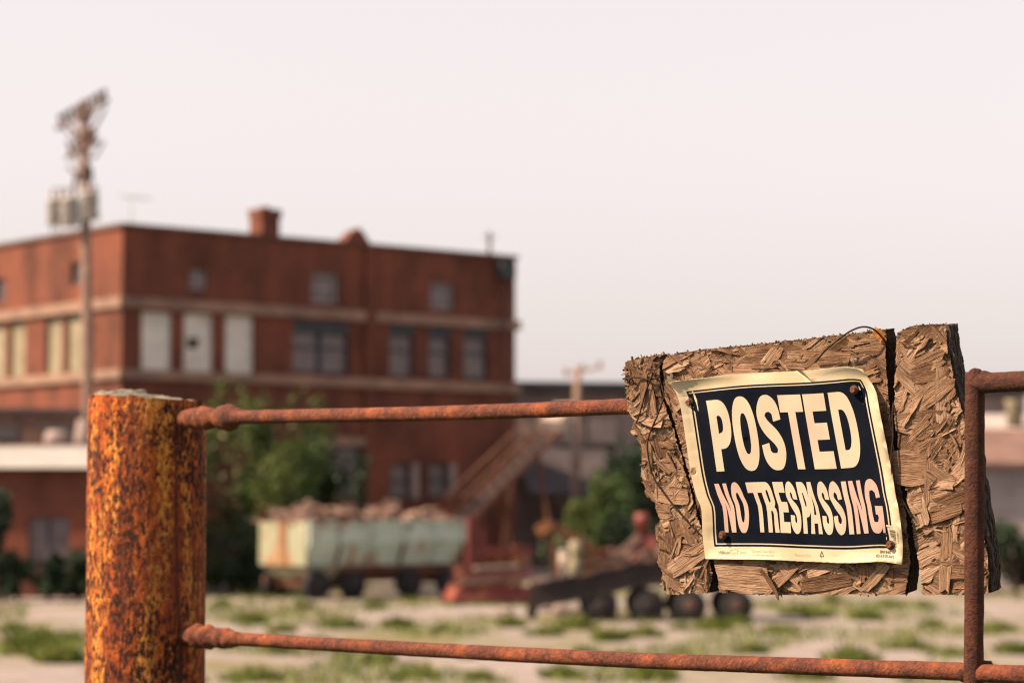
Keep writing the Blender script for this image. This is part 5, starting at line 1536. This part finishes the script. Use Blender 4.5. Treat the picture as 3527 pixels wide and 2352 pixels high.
def letters(seq, t0, t1, vwf, hwf, prefix, parent):
    for c, x0, x1, sl, mt in seq:
        w = x1 - x0; h = t1 - t0
        vw = vwf / w if c != 'I' else 1
        for gi, loops in enumerate(glyph(c, min(vw, 0.42), hwf / h)):
            out = []
            for lp in loops: out.append([(x0 + x * w + sl * (y - 0.5), t1 - y * h) for x, y in lp])
            o = warp(out, 'letter', M[mt], parent, 0.00075 + gi * 0.00008, True, 24)
letters([('P', .088, .203, .004, 'cream'), ('O', .214, .345, 0, 'cream'), ('S', .359, .487, 0, 'cream'), ('T', .492, .622, 0, 'cream_pinkish'), ('E', .631, .752, .003, 'cream_pinkish'), ('D', .776, .908, .002, 'cream')], .075, .523, .043, .104, 'posted', pan)
letters([('N', .062, .127, -.008, 'pink'), ('O', .136, .206, -.004, 'pink'), ('T', .232, .314, -.004, 'cream_pinkish'), ('R', .309, .370, -.004, 'cream_pinkish'), ('E', .378, .436, .002, 'cream_pinkish'), ('S', .441, .497, 0, 'cream'),
         ('P', .508, .562, .004, 'cream'), ('A', .548, .612, 0, 'cream'), ('S', .618, .676, 0, 'cream'), ('S', .682, .748, 0, 'cream_pinkish'), ('I', .760, .787, 0, 'cream_pinkish'), ('N', .800, .866, -.002, 'pink'), ('G', .877, .962, 0, 'pink')], .600, .913, .0232, .066, 'nt', pan)
# small print
def small_text(txt, x, y, h, wscale, mat, name='small_print', rot=False, weight=0.0):
    cu = bpy.data.curves.new(name, 'FONT'); cu.body = txt; cu.size = 1.0; cu.resolution_u = 2; cu.offset = weight
    o = bpy.data.objects.new(name, cu); COL.objects.link(o)
    dg = bpy.context.evaluated_depsgraph_get()
    me = bpy.data.meshes.new_from_object(o.evaluated_get(dg))
    bpy.data.objects.remove(o); bpy.data.curves.remove(cu)
    asp = 1.12
    for v in me.vertices:
        a, b = v.co.x * h * wscale / asp, v.co.y * h
        if rot: a, b = v.co.y * h / asp, -v.co.x * h * wscale
        v.co = S(x + a, y - b, 0.0005)
    me.materials.clear()
    return mesh_obj(name, me, M[mat], sheet)
def rc(px4, py4):
    """invert S2 approximately for a point of the photograph's sign crop"""
    tx, ty = z4(px4, py4); u, v = 0.5, 0.9
    for _ in range(25):
        p = S2(u, v); e = 0.002
        du = (S2(u + e, v) - p) / e; dv = (S2(u, v + e) - p) / e
        det = du.x * dv.y - du.y * dv.x; rx, ry = tx - p.x, ty - p.y
        u += (rx * dv.y - ry * dv.x) / det * 0.8; v += (du.x * ry - du.y * rx) / det * 0.8
        u = min(max(u, 0.0), 0.997); v = min(max(v, 0.0), 0.997)
    return u, v
u, v = rc(470, 1376); small_text('Hillman', u, v, 0.030, 0.72, 'tiny')
u, v = rc(560, 1376); small_text('Sign', u, v, 0.026, 0.70, 'faint')
u, v = rc(606, 1374); small_text('Center', u, v, 0.028, 0.62, 'faint')
u, v = rc(705, 1362); small_text('Cincinnati, Ohio 45231', u, v, 0.021, 0.66, 'faint')
u, v = rc(692, 1386); small_text('www.hillmangroup.com', u, v, 0.021, 0.68, 'faint')
u, v = rc(1016, 1388); small_text('Made in U.S.A.', u, v, 0.021, 0.74, 'faint')
u, v = rc(1630, 1368); small_text('841840', u, v, 0.0225, 0.95, 'tiny', weight=0.015)
u, v = rc(1602, 1398); small_text('03-6150-042', u, v, 0.0225, 0.90, 'tiny', weight=0.015)
# little framed box round the second word, recycling triangle
def stroke(pts, w, mat, name):
    mb = MB()
    for a, b in zip(pts[:-1], pts[1:]):
        d = Vector((b[0] - a[0], b[1] - a[1])).normalized(); n_ = Vector((-d.y, d.x)) * w / 2
        q = [(a[0] + n_.x, a[1] + n_.y), (b[0] + n_.x, b[1] + n_.y), (b[0] - n_.x, b[1] - n_.y), (a[0] - n_.x, a[1] - n_.y)]
        mb.add([S(*p, 0.0005) for p in q], [(0, 1, 2, 3)])
    return mb.build(name, M[mat], sheet)
u, v = rc(556, 1385); stroke([(u, v), (u + .034, v - .006), (u + .034, v - .036), (u, v - .030), (u, v)], 0.0022, 'faint', 'print_frame')
u, v = rc(1199, 1390); stroke([(u, v), (u + .018, v), (u + .009, v - .026), (u, v)], 0.0028, 'tiny', 'recycling_mark')
u, v = rc(1206, 1400); small_text('PS', u, v + .002, 0.008, 0.8, 'tiny')
# barcode along the right margin
rb = random.Random(3); y = BT + 0.020; yend = 1.0 - 0.012
bars = MB()
while y < yend:
    h = rb.choice((0.0016, 0.0016, 0.0028, 0.0042))
    for (a, b) in ((0.982 + 0.014 * (y - BT) / (1 - BT), 1.018),):
        bars.add([S(pu(a), pv(y), 0.0005), S(pu(b), pv(y), 0.0005), S(pu(b), pv(y + h), 0.0005), S(pu(a), pv(y + h), 0.0005)], [(0, 1, 2, 3)])
    y += h + rb.choice((0.0016, 0.0022, 0.0035))
bars.build('barcode', M['tiny'], sheet)
u, v = pu(1.024), pv(BT + 0.022); small_text('7 45889 84184 7', u, v, 0.015, 0.62, 'tiny', rot=True)
# screws with washers
def screw(px, py, up, tilt):
    q = z4(px, py)
    c = bl(*q, 0.0062)
    e = empty('screw'); e.parent = sign
    bpy.data.objects.remove(e)
    wz = MB(); seg = 22; r = 0.0058
    ring = [(r * 0.35, 0.0), (r * 0.35, 0.0016), (r * 0.80, 0.0018), (r, 0.0009), (r, -0.0003)]
    vs_ = []; 
    for rr, z in ring:
        for k_ in range(seg): a = 2 * math.pi * k_ / seg; vs_.append((rr * math.cos(a), rr * math.sin(a), z + 0.0004 * mnoise.noise(Vector((math.cos(a) * 3, math.sin(a) * 3, px)))))
    fs_ = [(i * seg + k_, i * seg + (k_ + 1) % seg, (i + 1) * seg + (k_ + 1) % seg, (i + 1) * seg + k_) for i in range(len(ring) - 1) for k_ in range(seg)]
    w = wz.add(vs_, fs_, True).build('screw', M['washer'], sign)
    w.location = c + Vector((0, 0, 0.0018)); w.rotation_euler = (tilt, -tilt * 0.6, 0)
    hx = MB(); vs_ = []
    for rr, z in ((0.0040, 0.001), (0.0040, 0.0046), (0.0033, 0.0056)):
        for k_ in range(6): a = 2 * math.pi * k_ / 6 + px; vs_.append((rr * math.cos(a), rr * math.sin(a), z))
    vs_.append((0, 0, 0.0050))
    fs_ = [(i * 6 + k_, i * 6 + (k_ + 1) % 6, (i + 1) * 6 + (k_ + 1) % 6, (i + 1) * 6 + k_) for i in range(2) for k_ in range(6)] + [(12 + k_, 12 + (k_ + 1) % 6, 18) for k_ in range(6)]
    hx.add(vs_, fs_).build('screw_head', M['screw'], w)
screw(268, 280, 0, 0.10); screw(1452, 192, 0, -0.08); screw(507, 1236, 0, 0.12); screw(1712, 1308, 0, -0.10)
# torn white scrap of an older sign
q = [z4(95, 138), z4(118, 95), z4(122, 68), z4(138, 82), z4(140, 100), z4(126, 118)]
vv = [bl(*p, 0.006 + 0.004 * math.sin(i * 1.3)) for i, p in enumerate(q)]
ts = MB(); n_ = len(vv); ts.add([tuple(x) for x in vv] + [tuple(x - Vector((0, 0, 0.0008))) for x in vv], [tuple(reversed(range(n_))), tuple(range(n_, 2 * n_))] + [(i, (i + 1) % n_, n_ + (i + 1) % n_, n_ + i) for i in range(n_)])
tso = ts.build('plastic_scrap', M['plastic']); tso.matrix_world = BM
tag(tso, 'torn white plastic scrap above the top left corner of the sign', 'plastic scrap')

# ================================================================== TIE WIRES
def wire(pts, label, r=0.00112):
    p3 = [BM @ bl(x, y, off) for x, y, off in pts]
    org = p3[0].copy()
    mb = MB(); mb.tube([p - org for p in catmull(p3, 10)], r, 8, True, 0.00012, 500)
    o = mb.build('tie_wire', M['wire']); o.location = org
    tag(o, label, 'wire', 'rusty tie wires on the board')
def w1(x, y, o): return (*z1(x, y), o)
def w2(x, y, o): return (*z2(x, y), o)
def w3(x, y, o): return (*z3(x, y), o)
wire([w1(70, 346, -0.012), w1(82, 343, 0.002), w1(100, 345, 0.006), w1(118, 350, 0.007), w1(124, 366, 0.008), w1(114, 378, 0.008), w1(102, 368, 0.008), w1(104, 352, 0.010), w1(122, 338, 0.009), w1(160, 340, 0.007), w1(210, 350, 0.007), w1(262, 338, 0.005), w1(276, 330, -0.008)],
     'rusty wire with a small loop across the board\'s left strip')
wire([w1(278, 250, -0.01), w1(262, 278, 0.004), w1(240, 298, 0.007), w1(208, 294, 0.007), w1(206, 302, 0.009), w1(226, 320, 0.009), w1(206, 372, 0.008), w1(188, 420, 0.007), w1(170, 490, 0.007), w1(150, 555, 0.006), w1(136, 578, -0.004), w1(130, 560, -0.03)],
     'rusty wire slanting down the board\'s upper left corner')
wire([w1(272, 330, -0.010), w1(277, 390, 0.003), w1(286, 432, 0.006), w1(274, 480, 0.008), w1(250, 545, 0.007), w1(215, 625, 0.007), w1(200, 690, 0.007), w1(206, 770, 0.007), w1(232, 865, 0.007), w1(300, 968, 0.006), w1(400, 1088, 0.007), w1(455, 1145, 0.006), w1(500, 1190, 0.004)],
     'long rusty wire curving down the left strip to the sign')
wire([w2(226, 412, 0.006), w2(262, 368, 0.010), w2(320, 308, 0.016), w2(420, 228, 0.022), w2(500, 178, 0.022), w2(575, 158, 0.018), w2(640, 174, 0.012), w2(690, 215, 0.006), w2(728, 268, 0.003), w2(770, 330, -0.010)],
     'bent rusty wire arching over the top edge of the board', 0.0012)
wire([w2(792, 690, -0.012), w2(788, 720, 0.002), w2(780, 800, 0.006), w2(786, 940, 0.008), w2(774, 1080, 0.010), w2(778, 1220, 0.010), w2(812, 1325, 0.008), w2(868, 1430, 0.006), w2(918, 1525, 0.006), w3(1046, 165, 0.005), w3(1056, 215, 0.001), w3(1060, 250, -0.010)],
     'long rusty wire hanging beside the right edge of the sign')
